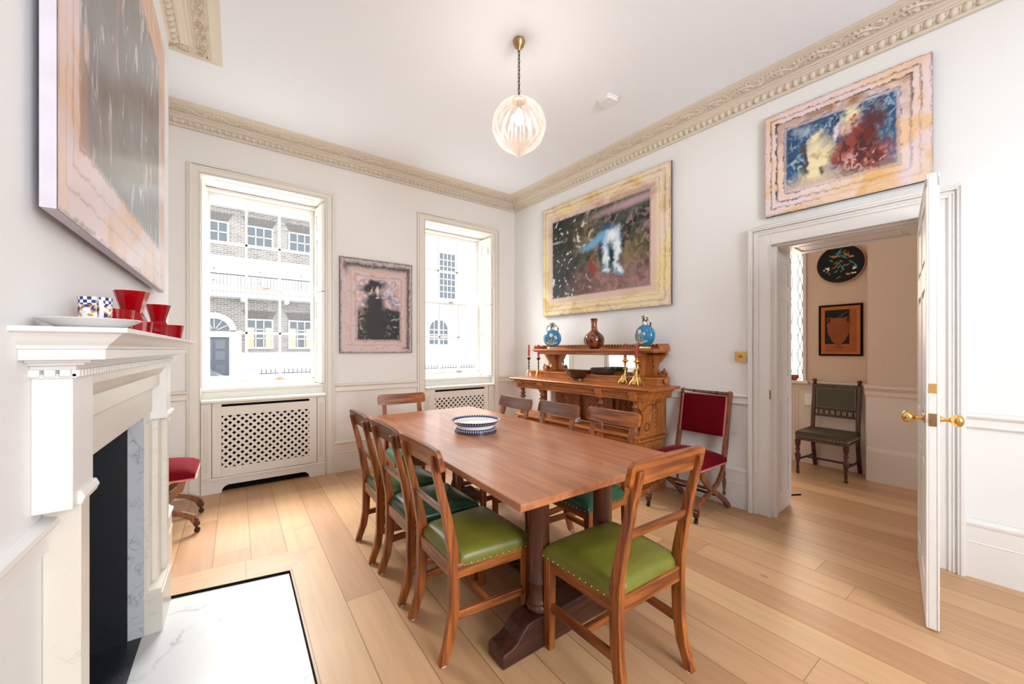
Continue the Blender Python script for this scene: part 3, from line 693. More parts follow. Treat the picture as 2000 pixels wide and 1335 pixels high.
def far_window(parent, cx_, z0, z1, w_, cols, rows, curtain=False, arch=False, y=YF):
    f = MB(); x0, x1 = cx_ - w_ / 2, cx_ + w_ / 2
    f.box(x0 - .08, x1 + .08, y - .10, y - .01, z0 - .1, z0); f.box(x0 - .08, x0, y - .06, y - .01, z0, z1); f.box(x1, x1 + .08, y - .06, y - .01, z0, z1)
    if not arch: f.box(x0 - .08, x1 + .08, y - .06, y - .01, z1, z1 + .08)
    zt = z1 + (w_ / 2 if arch else 0)
    for k in range(1, cols): f.box(x0 + w_ * k / cols - .025, x0 + w_ * k / cols + .025, y - .045, y - .02, z0, zt - (.12 if arch else 0))
    for k in range(1, rows + (1 if arch else 0)): f.box(x0, x1, y - .045, y - .02, z0 + (z1 - z0) * k / rows - .03, z0 + (z1 - z0) * k / rows + .03)
    if arch:
        P = [(x0 - .12, z1), (x0, z1)] + [(cx_ - w_ / 2 * math.cos(R_(a)), z1 + w_ / 2 * math.sin(R_(a))) for a in range(15, 180, 15)] + [(x1, z1), (x1 + .12, z1)] + [(cx_ + (w_ / 2 + .12) * math.cos(R_(a)), z1 + (w_ / 2 + .12) * math.sin(R_(a))) for a in range(15, 180, 15)]
        n = 13
        for i in range(12):
            a0, a1 = R_(180 - 15 * i), R_(165 - 15 * i); r0, r1 = w_ / 2, w_ / 2 + .14
            f.prism([(cx_ + r0 * math.cos(a0), z1 + r0 * math.sin(a0)), (cx_ + r1 * math.cos(a0), z1 + r1 * math.sin(a0)), (cx_ + r1 * math.cos(a1), z1 + r1 * math.sin(a1)), (cx_ + r0 * math.cos(a1), z1 + r0 * math.sin(a1))], 'y', y - .06, y - .01)
    wo = f.build('window', M['stucco'], parent)
    p = MB()
    if arch: p.prism([(x0, z0), (x1, z0)] + [(cx_ + w_ / 2 * math.cos(R_(a)), z1 + w_ / 2 * math.sin(R_(a))) for a in range(0, 181, 15)], 'y', y - .018, y - .012)
    else: p.box(x0, x1, y - .018, y - .012, z0, z1)
    p.build('pane', M['far_pane'], wo)
    if curtain:
        for a in (x0 + .02, x1 - .30): MB().box(a, a + .28, y - .03, y - .022, z0, z1 - .4).build('curtain', M['curtain'], wo)
    return wo
def voussoirs(parent, cx_, z, w_, h_):
    m_ = MB(); n = 15
    for i in range(n):
        a = -1 + 2 * i / n + .02; b_ = -1 + 2 * (i + 1) / n - .02
        m_.prism([(cx_ + a * w_ / 2, z), (cx_ + b_ * w_ / 2, z), (cx_ + b_ * (w_ / 2 + .25), z + h_), (cx_ + a * (w_ / 2 + .25), z + h_)], 'y', YF - .03, YF)
    m_.build('brick_arch', M['far_arch'], parent)
M['far_arch'] = plain('dark_rubbed_brick', (.17, .15, .14), .8)
hb = thing('town_house', 'grey brick town house with white balcony seen through the left window', 'house', (0, YF, 0))
def HBp(mb, nm, mat, **k): mb.M = Matrix.Translation((0, -YF, 0)); return mb.build(nm, mat, hb, **k)
class Shift:                                            # parts of the far houses are written in world y
    pass
hb.location = (0, 0, 0)
m_ = MB(); m_.box(-13, 6.48, YF, YF + 1, -1, 9.0); m_.build('brick_wall', M['brick'], hb)
m_ = MB(); m_.box(-13, 6.48, YF - .02, YF + .5, 3.95 + .45, 6.4); m_.build('stucco_band', M['stucco'], hb)
m_ = MB(); m_.box(-13, 6.48, YF - .35, YF + 1, 9.0, 9.25); m_.box(-13, 6.48, YF - .45, YF + 1, 9.25, 11.2); m_.build('parapet', M['stucco'], hb)
m_ = MB(); m_.box(-13, 6.48, YF - .05, YF, -1, 1.15); m_.build('stucco_base', M['stucco'], hb)
m_ = MB(); m_.box(-13, 6.48, YF - .9, YF, 4.12, 4.30)
for k in range(-6, 4): m_.box(k * 2.06 + .2, k * 2.06 + .4, YF - .8, YF, 3.92, 4.12)
m_.build('balcony', M['stucco'], hb)
m_ = MB(); m_.box(-13, 6.48, YF - .88, YF - .84, 5.25, 5.30); m_.box(-13, 6.48, YF - .88, YF - .84, 4.4, 4.43)
for k in range(130): m_.box(-13 + k * .15, -13 + k * .15 + .02, YF - .87, YF - .85, 4.3, 5.25)
m_.build('balcony_railing', M['iron'], hb)
for cx_ in (-3.03, -.97, 1.09, 3.15):
    far_window(hb, cx_, 7.15, 8.15, 1.15, 3, 2); far_window(hb, cx_, 4.4, 6.3, 1.1, 2, 3)
    voussoirs(hb, cx_, 8.25, 1.2, .45)
for cx_ in (1.09, 3.15): far_window(hb, cx_, 1.45, 2.95, 1.15, 3, 3, curtain=True); voussoirs(hb, cx_, 3.05, 1.2, .45)
dd = MB(); dd.box(-1.6, -.30, YF - .08, YF - .02, -.3, 1.95)
dfo = dd.build('front_door', plain('dark_door_paint', (.10, .11, .13), .4), hb)
for zz in (.0, .75, 1.35):
    for xx in (-1.45, -.9): MB().box(xx, xx + .42, YF - .10, YF - .08, zz, zz + .48).build('door_panel', M['far_pane'], dfo)
dd = MB(); dd.box(-1.85, -1.6, YF - .12, YF, -.3, 2.35); dd.box(-.30, .25, YF - .12, YF, -.3, 2.35); dd.box(-1.85, .25, YF - .16, YF, 1.98, 2.2)
for i in range(12):
    a0, a1 = R_(180 - 15 * i), R_(165 - 15 * i); c_x, cz, r0, r1 = -.95, 2.3, .68, .98
    dd.prism([(c_x + r0 * math.cos(a0), cz + r0 * math.sin(a0)), (c_x + r1 * math.cos(a0), cz + r1 * math.sin(a0)), (c_x + r1 * math.cos(a1), cz + r1 * math.sin(a1)), (c_x + r0 * math.cos(a1), cz + r0 * math.sin(a1))], 'y', YF - .12, YF)
for a in (30, 60, 90, 120, 150): dd.tube([(c_x + .15 * math.cos(R_(a)), YF - .05, cz + .15 * math.sin(R_(a))), (c_x + .7 * math.cos(R_(a)), YF - .05, cz + .7 * math.sin(R_(a)))], .02, 5)
dd.build('door_surround', M['stucco'], hb)
fl = MB(); fl.prism([(c_x + .68 * math.cos(R_(a)), cz + .68 * math.sin(R_(a))) for a in range(0, 181, 15)], 'y', YF - .03, YF - .01); fl.build('fanlight', M['far_pane'], hb)
hc = thing('stucco_house', 'pale stucco house with arched ground window seen through the right window', 'house', (0, 0, 0))
m_ = MB(); m_.box(6.6, 34, YF, YF + 1, -1, 14); m_.build('wall', M['stucco'], hc)
m_ = MB(); m_.box(13.9, 15.4, YF - .03, YF, 4.4, 14); m_.build('brick_quoin', M['brick_y'], hc)
m_ = MB(); m_.box(6.6, 34, YF - .15, YF, 4.1, 4.35); m_.build('string_course', M['stucco'], hc)
far_window(hc, 12.75, 5.1, 8.4, 1.25, 4, 7); far_window(hc, 9.3, 5.1, 8.4, 1.25, 4, 7)
far_window(hc, 12.05, 1.7, 2.75, 1.45, 4, 3, arch=True)
m_ = MB()
for i in range(12):
    a0, a1 = R_(180 - 15 * i), R_(165 - 15 * i); c_x, cz, r0, r1 = 12.05, 2.75, 1.3, 1.42
    m_.prism([(c_x + r0 * math.cos(a0), cz + r0 * math.sin(a0)), (c_x + r1 * math.cos(a0), cz + r1 * math.sin(a0)), (c_x + r1 * math.cos(a1), cz + r1 * math.sin(a1)), (c_x + r0 * math.cos(a1), cz + r0 * math.sin(a1))], 'y', YF - .06, YF)
m_.build('arch_moulding', M['stucco'], hc)
def railing(x0, x1, y, label):
    r = thing('iron_railing', label, 'railing', (0, 0, 0), group=None)
    m_ = MB(); m_.box(x0, x1, y - .02, y + .02, .02, .06); m_.box(x0, x1, y - .02, y + .02, -.75, -.71); m_.build('rail', M['iron'], r)
    m_ = MB(); k = x0 + .1
    while k < x1: m_.lathe([(.014, -1.0), (.014, .12), (.028, .16), (.002, .32)], (k, y, 0), 5); k += .21
    m_.build('spikes', M['iron'], r)
railing(1.0, 5.6, 24.4, 'black spiked iron railing outside the left window')
railing(9.0, 16.5, 24.4, 'black spiked iron railing outside the right window')
car = thing('parked_car', 'dark car parked in the street beyond the left window', 'car', (-1.25, 20.4, -1.0))
M['car'] = plain('grey_car_paint', (.16, .18, .20), .25, .3, coat=.5)
m_ = MB(); m_.prism([(-2.1, .35), (-2.15, .7), (-2.0, .9), (-1.3, .98), (1.0, .98), (1.85, .85), (2.1, .68), (2.12, .35)], 'y', -.85, .85); m_.build('body', M['car'], car, bevel=.06)
m_ = MB(); m_.hexa([(-1.6, -.8, .96), (1.15, -.8, .96), (1.15, .8, .96), (-1.6, .8, .96)], [(-1.1, -.6, 1.46), (.35, -.6, 1.46), (.35, .6, 1.46), (-1.1, .6, 1.46)]); m_.build('cabin', M['far_pane'], car, bevel=.04)
m_ = MB(); m_.box(-1.12, .38, -.62, .62, 1.44, 1.49); m_.build('roof', M['car'], car, bevel=.03)
for x in (-1.35, 1.3):
    for y in (-.82, .82):
        m_ = MB(); m_.M = Matrix.Translation((x, y, .33)) @ Matrix.Rotation(math.pi / 2, 4, 'X'); m_.lathe([(.1, -.1), (.33, -.1), (.33, .1), (.1, .1)], n=20); m_.build('wheel', M['black'], car)

# ---------------------------------------------------------------- fireplace surround
fp = thing('fireplace_surround', 'cream fireplace surround with dentil frieze and deep mantel shelf', 'fireplace', (FX, 2.01, 0))
CM = M['trim_r']
def fbox(mb, y0, y1, x0, x1, z0, z1): mb.box(x0, x1, y0, y1, z0, z1)      # local: x out of wall, y along
for sg in (-1, 1):
    pl = MB()
    for (a, b_, x) in ((.445, .545, .017), (.545, .655, .038), (.655, .71, .060)):
        fbox(pl, *sorted((sg * a, sg * b_)), .0, x, .187 if sg > 0 else .187, .97)
    pl.build('pilaster', M['marble_cream'], fp, bevel=.003)
    pb = MB(); fbox(pb, *sorted((sg * .437, sg * .725)), 0, .0675, -.014, .17)
    pb.prism([(sg * .437, .17), (sg * .725, .17), (sg * .712, .189), (sg * .445, .189)], 'x', 0, .062); pb.build('plinth_block', M['marble_cream'], fp, bevel=.003)
    ea = MB(); fbox(ea, *sorted((sg * .62, sg * .767)), 0, .060, .97, 1.262); ea.prism([(0, .97), (.066, .97), (.072, .985), (.066, 1.0), (0, 1.0)], 'y', *sorted((sg * .62, sg * .735))); ea.build('ear_block', CM, fp, bevel=.002)
    # marble slips lining the opening
    sl = MB(); fbox(sl, *sorted((sg * .436, sg * .4448)), -.053, .0, -.012, 1.0165); sl.build('marble_slip', M['marble_grey'], fp)
fr = MB(); fbox(fr, -.545, .545, 0, .017, 1.0175, 1.14); fbox(fr, -.655, .655, 0, .034, 1.14, 1.20)
fr.prism([(0, 1.195), (.034, 1.195), (.045, 1.21), (.058, 1.235), (.062, 1.262), (0, 1.262)], 'y', -.62, .62)
fr.build('frieze', M['marble_cream'], fp, bevel=.002)
bed = MB()   # moulding, dentil course and corona follow round the ends
def ring(mb, p, z0, z1, y=.767): mb.box(0, .060 + p, -y - p, y + p, z0, z1)
ring(bed, .008, 1.258, 1.268); ring(bed, .001, 1.258, 1.277)
for yy in np.arange(-.775, .776, .0235): bed.box(.060, .072, yy, yy + .0145, 1.2605, 1.276)
ring(bed, .006, 1.2755, 1.286); ring(bed, .022, 1.286, 1.292)
for x in (.0, .022, .044): 
    for sg in (-1, 1): bed.box(x, x + .016, *sorted((sg * .770, sg * .783)), 1.262, 1.277)
ring(bed, .034, 1.292, 1.298); bed.build('dentil_course', CM, fp, bevel=.0012)
co_ = MB(); ring(co_, .062, 1.298, 1.321); co_.build('corona', CM, fp, bevel=.002)
cy = MB()
pr = [(.064, 1.321), (.067, 1.328), (.076, 1.336), (.085, 1.346), (.092, 1.352), (.097, 1.354), (.1025, 1.356), (.1025, 1.3655)]
for (p0_, z0), (p1_, z1) in zip(pr, pr[1:]):
    Y = .767
    if z1 - z0 < 1e-6: continue
    cy.hexa([(0, -Y - p0_, z0), (.06 + p0_, -Y - p0_, z0), (.06 + p0_, Y + p0_, z0), (0, Y + p0_, z0)], [(0, -Y - p1_, z1), (.06 + p1_, -Y - p1_, z1), (.06 + p1_, Y + p1_, z1), (0, Y + p1_, z1)])
cy.build('mantel_shelf', CM, fp)
fi = MB(); fi.box(-.42, -.052, .430, .4445, -.012, 1.0165); fi.box(-.42, -.052, -.4445, -.430, -.012, 1.0165); fi.box(-.44, -.42, -.4445, .4445, -.012, 1.0165)
fi.box(-.42, -.03, -.4445, .4445, 1.004, 1.0165); fi.build('fire_opening_lining', M['dark_iron'], fp)

# ---------------------------------------------------------------- dining table
TC = Vector((1.344, 2.17))
tb = thing('dining_table', 'long brown oak refectory table on turned trestle legs', 'table', (TC.x, TC.y, 0))
t_ = MB(); q = [(.817, 1.085), (1.865, 1.079), (1.845, 3.275), (.872, 3.250)]
q = [(a - TC.x, b_ - TC.y) for a, b_ in q]; t_.prism(q, 'z', .740, .770)
t_.build('tabletop', M['table'], tb, bevel=.004)
t_ = MB(); t_.box(q[0][0] + .0, q[1][0] - .0, q[0][1] - .0012, q[0][1] + .035, .7405, .7695)
for yy, nm in ((-.812, 'a'), (.805, 'b')):
    tf = MB()
    ol = [(-.455, 0), (-.455, .052), (-.44, .062), (-.40, .070), (-.375, .085), (-.345, .115), (-.32, .135), (-.30, .140), (.30, .140), (.32, .135), (.345, .115), (.375, .085), (.40, .070), (.44, .062), (.455, .052), (.455, 0)]
    tf.prism(ol, 'x', 0, 1); tf.v = [(p[1], yy - .058 + p[0] * .116, p[2]) for p in tf.v]
    ft = tf.build('trestle_foot', M['table_dark'], tb, bevel=.006)
    for xx in (-.215, .215):
        cc = MB(); pr = [(.052, .140), (.058, .146), (.060, .160), (.052, .172), (.054, .180), (.052, .188), (.046, .195), (.047, .26), (.051, .268), (.051, .276), (.047, .282), (.049, .45), (.046, .64), (.052, .648), (.053, .658), (.047, .664), (.050, .68), (.053, .708)]
        cc.lathe(pr, (xx, yy, 0), 28); cc.build('column', M['table_col'], tb, smooth=True)
    be = MB(); be.box(-.42, .42, yy - .05, yy + .05, .705, .740); be.build('bearer', M['table_dark'], tb, bevel=.006)
st = MB(); st.box(-.045, .045, -.812 + .058, .805 - .058, .06, .13); st.build('stretcher', M['table_dark'], tb, bevel=.005)
# dish on the table
def ceramic(name, c): return plain(name, c, .12, coat=.4)
M['china'] = ceramic('white_china', (.84, .83, .82)); 
m, t, b = nt('blue_white_border'); setc(b, (.8, .8, .85), .15); M['bluewhite'] = m
co = N(t, 'ShaderNodeTexCoord'); sp = N(t, 'ShaderNodeSeparateXYZ'); L(t, co.outputs['Object'], sp.inputs[0])
at = N(t, 'ShaderNodeMath', operation='ARCTAN2'); L(t, sp.outputs[1], at.inputs[0]); L(t, sp.outputs[0], at.inputs[1])
mu = N(t, 'ShaderNodeMath', operation='MULTIPLY'); mu.inputs[1].default_value = 56; L(t, at.outputs[0], mu.inputs[0])
si = N(t, 'ShaderNodeMath', operation='SINE'); L(t, mu.outputs[0], si.inputs[0])
zz = N(t, 'ShaderNodeMath', operation='MULTIPLY'); zz.inputs[1].default_value = 420; L(t, sp.outputs[2], zz.inputs[0])
s2 = N(t, 'ShaderNodeMath', operation='SINE'); L(t, zz.outputs[0], s2.inputs[0])
ad = N(t, 'ShaderNodeMath', operation='ADD'); L(t, si.outputs[0], ad.inputs[0]); L(t, s2.outputs[0], ad.inputs[1])
rp = N(t, 'ShaderNodeValToRGB'); rp.color_ramp.elements[0].position = .45; rp.color_ramp.elements[0].color = (.035, .045, .12, 1); rp.color_ramp.elements[1].position = .75; rp.color_ramp.elements[1].color = (.62, .66, .78, 1)
L(t, ad.outputs[0], rp.inputs[0]); L(t, rp.outputs[0], b.inputs['Base Color'])
M['navy'] = plain('navy_glaze', (.03, .035, .09), .15)
bw = thing('footed_dish', 'blue and white patterned footed dish on the dining table', 'dish', (1.318, 2.255, .770))
m_ = MB(); m_.lathe([(.010, .020), (.118, .020), (.128, .030), (.122, .045), (.135, .055), (.148, .065), (.144, .066), (.128, .052), (.10, .044), (.01, .040)], n=48); m_.build('basin', M['china'], bw, smooth=True)
m_ = MB(); m_.lathe([(.136, .052), (.142, .055), (.166, .078), (.164, .080), (.146, .066), (.136, .056)], n=56, close=False); m_.build('rim', M['bluewhite'], bw, smooth=True)
m_ = MB(); m_.lathe([(.1375, .0515), (.1425, .0545), (.148, .061), (.147, .0615), (.14, .056)], n=48, close=False); m_.build('rim_line', M['navy'], bw, smooth=True)
m_ = MB(); m_.lathe([(.134, 0), (.139, .004), (.139, .018), (.124, .028), (.120, .026), (.13, .002)], n=56); m_.build('foot_ring', M['bluewhite'], bw, smooth=True)
m_ = MB(); m_.lathe([(.1365, -.000), (.1415, .0015), (.1415, .006), (.137, .007)], n=48, close=False); m_.build('foot_line', M['navy'], bw, smooth=True)

# ---------------------------------------------------------------- oak dining chairs (local: front +Y, origin on floor under the seat)
def bow(x, k=.010, w=.235): return k * (x / w) ** 2
def make_chair(label, seatmat, railmat, foot=.172, tp=.165, rl=.224, fw=.203):
    t0 = thing('dining_chair', label, 'chair')
    yc = [(.0, -.222), (.03, -.214), (.10, -.188), (.20, -.172), (.36, -.168), (.46, -.172), (.60, -.198), (.75, -.234), (.878, -.268)]
    hd = [(.0, .019), (.03, .020), (.10, .022), (.20, .023), (.36, .025), (.46, .024), (.60, .020), (.75, .016), (.878, .013)]
    for sx in (-1, 1):
        pl = [(y + h, z) for (z, y), (_, h) in zip(yc, hd)] + [(y - h, z) for (z, y), (_, h) in reversed(list(zip(yc, hd)))]
        m_ = MB(); m_.prism(pl, 'x', -.0155, .0155)
        m_.v = [(v[0] + sx * (foot + (tp - foot) * min(1, max(0, (v[2] - .40) / .45))), v[1], v[2]) for v in m_.v]
        lg = m_.build('rear_leg', M['oak_z'], t0, bevel=.004)
        g = MB(); g.lathe([(.018, 0), (.018, .003)], (sx * foot, -.222, .0), 14); g.build('felt_glide', M['plastic'], lg)
        m_ = MB(); a, b_ = .021, .016
        m_.hexa([(sx * fw - b_, .195 - b_, 0), (sx * fw + b_, .195 - b_, 0), (sx * fw + b_, .195 + b_, 0), (sx * fw - b_, .195 + b_, 0)], [(sx * fw - a, .195 - a, .405), (sx * fw + a, .195 - a, .405), (sx * fw + a, .195 + a, .405), (sx * fw - a, .195 + a, .405)])
        m_.build('front_leg', M['oak_z'], t0, bevel=.003)
    # top rail: rounded, slightly bowed board on the front of the posts
    ZB, ZT2 = .815, .908
    def zr(x):
        ax = abs(x); r = .028
        if ax <= rl - r: return (ZB, ZT2)
        k = math.sqrt(max(0, r * r - (ax - rl + r) ** 2)); return (ZB + r * .6 - k * .6, ZT2 - r + k)
    X = [-rl, -rl + .002, -rl + .007, -rl + .015, -rl + .028, -.16, -.11, -.055, 0, .055, .11, .16, rl - .028, rl - .015, rl - .007, rl - .002, rl]
    vv, ff = [], []
    for x in X:
        z0, z1 = zr(x)
        for (z, dy) in ((z0, -.012), (z0, .013), (z1, .012), (z1, -.010)):
            yb = -.232 - (z - .80) * .24
            vv.append((x, yb + dy - bow(x) * 1.2 + .006, z))
    for i in range(len(X) - 1):
        for k in range(4): a = i * 4 + k; b_ = i * 4 + (k + 1) % 4; ff.append((a, b_, b_ + 4, a + 4))
    ff += [(0, 1, 2, 3), tuple(len(vv) - 4 + k for k in (3, 2, 1, 0))]
    m_ = MB(); m_.add(vv, ff); m_.build('top_rail', railmat, t0, bevel=.005)
    q_ = foot - .006
    m_ = MB(); m_.hexa([(-q_, -.209, .612), (q_, -.209, .612), (q_, -.191, .612), (-q_, -.191, .612)], [(-q_, -.219, .648), (q_, -.219, .648), (q_, -.201, .648), (-q_, -.201, .648)]); m_.build('back_rail', M['oak_x'], t0, bevel=.004)
    # seat rails
    m_ = MB()
    m_.box(-fw, fw, .182, .216, .345, .405); m_.build('front_seat_rail', M['oak_x'], t0, bevel=.003)
    m_ = MB(); m_.box(-foot + .01, foot - .01, -.185, -.155, .345, .405); m_.build('rear_seat_rail', M['oak_x'], t0, bevel=.003)
    for sx in (-1, 1):
        a, c = sx * (foot + .003), sx * (fw + .004)
        m_ = MB(); m_.hexa([(a - .013, -.16, .345), (a + .013, -.16, .345), (c + .013, .19, .345), (c - .013, .19, .345)], [(a - .013, -.16, .405), (a + .013, -.16, .405), (c + .013, .19, .405), (c - .013, .19, .405)])
        m_.build('side_seat_rail', M['oak_y'], t0, bevel=.003)
        a, c = sx * foot, sx * fw
        m_ = MB(); m_.hexa([(a - .010, -.165, .165), (a + .010, -.165, .165), (c + .010, .19, .165), (c - .010, .19, .165)], [(a - .010, -.165, .200), (a + .010, -.165, .200), (c + .010, .19, .200), (c - .010, .19, .200)])
        m_.build('side_stretcher', M['oak_y'], t0, bevel=.003)
    m_ = MB(); m_.box(-(foot + fw) / 2, (foot + fw) / 2, -.012, .012, .168, .197); m_.build('cross_stretcher', M['oak_x'], t0, bevel=.003)
    # domed leather seat
    nx_, ny_ = 18, 18; vs_, fs_ = [], []
    for j in range(ny_ + 1):
        v = .5 - .5 * math.cos(math.pi * j / ny_); yy = -.178 + v * .404
        hwid = foot + .015 + (fw - foot + .009) * v
        for i in range(nx_ + 1):
            u = -math.cos(math.pi * i / nx_); vv_ = v * 2 - 1
            e = (1 - abs(u) ** 9) * (1 - abs(vv_) ** 9)
            zz_ = .405 + .048 * e ** .4 + .022 * (1 - u * u) * (1 - vv_ * vv_)
            sh = 1 + .012 * e ** .5
            # notch the rear corners round the posts
            xx = u * hwid * sh; y2 = yy
            if v < .14 and abs(u) > .78: y2 = yy + .030 * (1 - v / .14)
            vs_.append((xx, y2, zz_))
    for j in range(ny_):
        for i in range(nx_): a = j * (nx_ + 1) + i; fs_.append((a, a + 1, a + nx_ + 2, a + nx_ + 1))
    nb = len(vs_); ed = [i for i in range(nx_ + 1)] + [j * (nx_ + 1) + nx_ for j in range(1, ny_ + 1)] + [ny_ * (nx_ + 1) + i for i in range(nx_ - 1, -1, -1)] + [j * (nx_ + 1) for j in range(ny_ - 1, 0, -1)]
    for e_ in ed: x, y, z = vs_[e_]; vs_.append((x, y, .390))
    k = len(ed)
    for i in range(k): a, b_ = ed[i], ed[(i + 1) % k]; fs_.append((a, nb + i, nb + (i + 1) % k, b_))
    fs_.append(tuple(nb + i for i in range(k)))
    sm_ = MB(); sm_.add(vs_, fs_)
    # brass nails along the lower edge
    m_ = MB()
    for k in range(13):
        v = (.05 + .95 * k / 12.5); y = -.178 + v * .404; xx = (foot + .015 + (fw - foot + .009) * v) + .0012
        if y > -.13:
            for sx in (-1, 1): m_.ball((sx * xx, y, .398), .0036, 6)
    for k in range(14): m_.ball((-.2 + k * .4 / 13, .2275, .398), .0036, 6)
    for k in range(9): m_.ball((-.14 + k * .035, -.1790, .398), .0036, 6)
    sm_.build('seat', seatmat, t0, smooth=70, extra=[(m_, M['nail'])])
    return t0
GC = 'oak dining chairs around the table'
def place(c, x, y, rz, label): c.location = (x, y, 0); c.rotation_euler = (0, 0, rz); c['label'] = label; c['group'] = GC; return c
cA = make_chair('', M['olive'], M['oak_x'])
place(cA, .924, 1.648, R_(-90), 'oak dining chair with olive leather seat, nearest of the three left of the table')
cD = make_chair('', M['olive'], M['oak_x'], .193, .186, .229, .207); place(cD, 1.330, 1.083, R_(-1.5), 'oak dining chair with olive seat at the near end of the table')
cD.scale = (1, 1, 1.025)
cB = make_chair('', M['green'], M['rail_brown']); place(cB, .917, 2.122, R_(-90), 'oak dining chair with dark green seat, middle of the three left of the table')
cC = make_chair('', M['green2'], M['rail_brown']); place(cC, .905, 2.600, R_(-91), 'oak dining chair left of the table, farthest back of that row')
cH = make_chair('', M['teal'], M['oak_x']); place(cH, 1.262, 3.27, R_(180), 'oak dining chair at the far end of the table by the window wall')
cE = copy_tree(cB); place(cE, 1.715, 2.690, R_(90), 'oak dining chair right of the table, farthest, nearest the corner socket')
cF = copy_tree(cB); place(cF, 1.775, 2.210, R_(90), 'oak dining chair with brown top rail, middle of the three right of the table')
cG = make_chair('', M['green'], M['oak_x']); place(cG, 1.840, 1.735, R_(90), 'oak dining chair with orange-brown rail, nearest of the three right of the table')

# ---------------------------------------------------------------- X-frame chairs in red velvet (local: front +Y)
def make_xchair(label):
    t0 = thing('x_frame_chair', label, 'chair'); W2 = .205
    for sx in (-1, 1):
        m_ = MB()   # raked back post with ball top
        def bar(pts, wd, th, mb):
            # flat bar in the y-z plane following pts with in-plane half width wd and thickness th in x
            L_, Rr = [], []
            for i, p in enumerate(pts):
                a = Vector(pts[max(0, i - 1)]); b_ = Vector(pts[min(len(pts) - 1, i + 1)]); d = (b_ - a).normalized(); nn = Vector((-d.y, d.x)); ww = wd[i] if isinstance(wd, list) else wd
                L_.append((p[0] + nn.x * ww, p[1] + nn.y * ww)); Rr.append((p[0] - nn.x * ww, p[1] - nn.y * ww))
            mb.prism(L_ + Rr[::-1], 'x', sx * W2 - th, sx * W2 + th)
        bar([(-.175, .40), (-.205, .52), (-.235, .65), (-.262, .80), (-.285, .945)], [.022, .022, .016, .014, .014], .016, m_)
        m_.build('back_post', M['xchair'], t0, bevel=.004)
        m_ = MB(); m_.ball((sx * W2, -.290, .945), .023, 14); m_.build('ball_finial', M['xchair'], t0, smooth=True)
        # crossing legs: front-top to rear-bottom and rear-top to front-bottom, curved
        m_ = MB(); bar([(.185, .395), (.165, .33), (.07, .235), (-.05, .165), (-.17, .09), (-.235, .035), (-.265, .0)], [.020, .024, .020, .019, .019, .022, .020], .013, m_); m_.build('crossing_leg', M['xchair'], t0, bevel=.004)
        m_ = MB(); bar([(-.175, .40), (-.16, .33), (-.07, .235), (.06, .185), (.17, .155), (.235, .115), (.262, .062)], [.018, .020, .018, .019, .020, .023, .020], .012, m_); fl_ = m_.build('crossing_leg', M['xchair'], t0, bevel=.004)
        m_ = MB(); m_.box(sx * W2 - .018, sx * W2 + .018, .242, .278, .052, .085); m_.tube([(sx * W2 - .02, .258, .10), (sx * W2 + .02, .258, .10)], .012, 10); m_.build('leg_cap', M['mahog'], fl_, bevel=.004)
        m_ = MB(); m_.lathe([(.008, .04), (.008, .055)], (sx * W2, .26, 0), 8); m_.tube([(sx * W2 - .008, .262, .018), (sx * W2 + .008, .262, .018)], .018, 14); m_.box(sx * W2 - .012, sx * W2 + .012, .25, .264, .03, .05); m_.build('caster', M['bronze'], fl_, smooth=True)
        # turned spindle joining the rear of the cross to the seat
        m_ = MB(); m_.lathe([(.009, .12), (.014, .14), (.009, .16), (.013, .20), (.016, .23), (.009, .27), (.013, .29), (.012, .32)], (sx * W2, -.185, 0), 12); m_.build('spindle', M['xchair'], t0, smooth=True)
    m_ = MB(); m_.tube([(-W2, -.290, .945), (W2, -.290, .945)], .014, 12); m_.build('top_rail', M['xchair'], t0, smooth=True)
    m_ = MB()
    for x in (-.10, .10): m_.tube([(x - .008, -.290, .945), (x + .008, -.290, .945)], .0155, 12)
    m_.build('rail_bands', M['mahog'], t0, smooth=True)
    for y, z in ((.02, .205), ): 
        m_ = MB(); m_.tube([(-W2, y, z), (-.05, y, z), (0, y, z), (.05, y, z), (W2, y, z)], [.010, .013, .016, .013, .010], 10); m_.build('stretcher', M['xchair'], t0, smooth=True)
    m_ = MB(); m_.tube([(-W2, -.15, .11), (W2, -.15, .11)], .010, 10); m_.build('stretcher', M['mahog'], t0, smooth=True)
    def pad(mb, x0, x1, fn, th, puff, n=14):
        vs_, fs_ = [], []
        for j in range(n + 1):
            for i in range(n + 1):
                u, v = i / n * 2 - 1, j / n * 2 - 1; e = ((1 - abs(u) ** 6) * (1 - abs(v) ** 6)) ** .5
                vs_.append(fn(x0 + (x1 - x0) * i / n, j / n, th * (.55 + .45 * e) + puff * (1 - u * u) * (1 - v * v)))
        m0 = len(vs_)
        for j in range(n + 1):
            for i in range(n + 1): vs_.append(fn(x0 + (x1 - x0) * i / n, j / n, 0))
        for j in range(n):
            for i in range(n):
                a = j * (n + 1) + i; fs_.append((a, a + 1, a + n + 2, a + n + 1)); fs_.append((m0 + a, m0 + a + n + 1, m0 + a + n + 2, m0 + a + 1))
        ed = [i for i in range(n + 1)] + [j * (n + 1) + n for j in range(1, n + 1)] + [n * (n + 1) + i for i in range(n - 1, -1, -1)] + [j * (n + 1) for j in range(n - 1, 0, -1)]
        for i in range(len(ed)): a, b_ = ed[i], ed[(i + 1) % len(ed)]; fs_.append((a, m0 + a, m0 + b_, b_))
        mb.add(vs_, fs_)
    m_ = MB(); pad(m_, -.225, .225, lambda x, v, o: (x, -.19 + v * .44, .392 + o), .072, .040); so = m_.build('seat', M['velvet'], t0, smooth=70); br1 = MB()
    m_ = MB(); 
    for k in range(2): br1.box((-.228, .2245)[k], (-.2245, .228)[k], -.185, .25, .386, .399)
    br1.box(-.228, .228, .2495, .2535, .386, .399)
    m_ = MB()
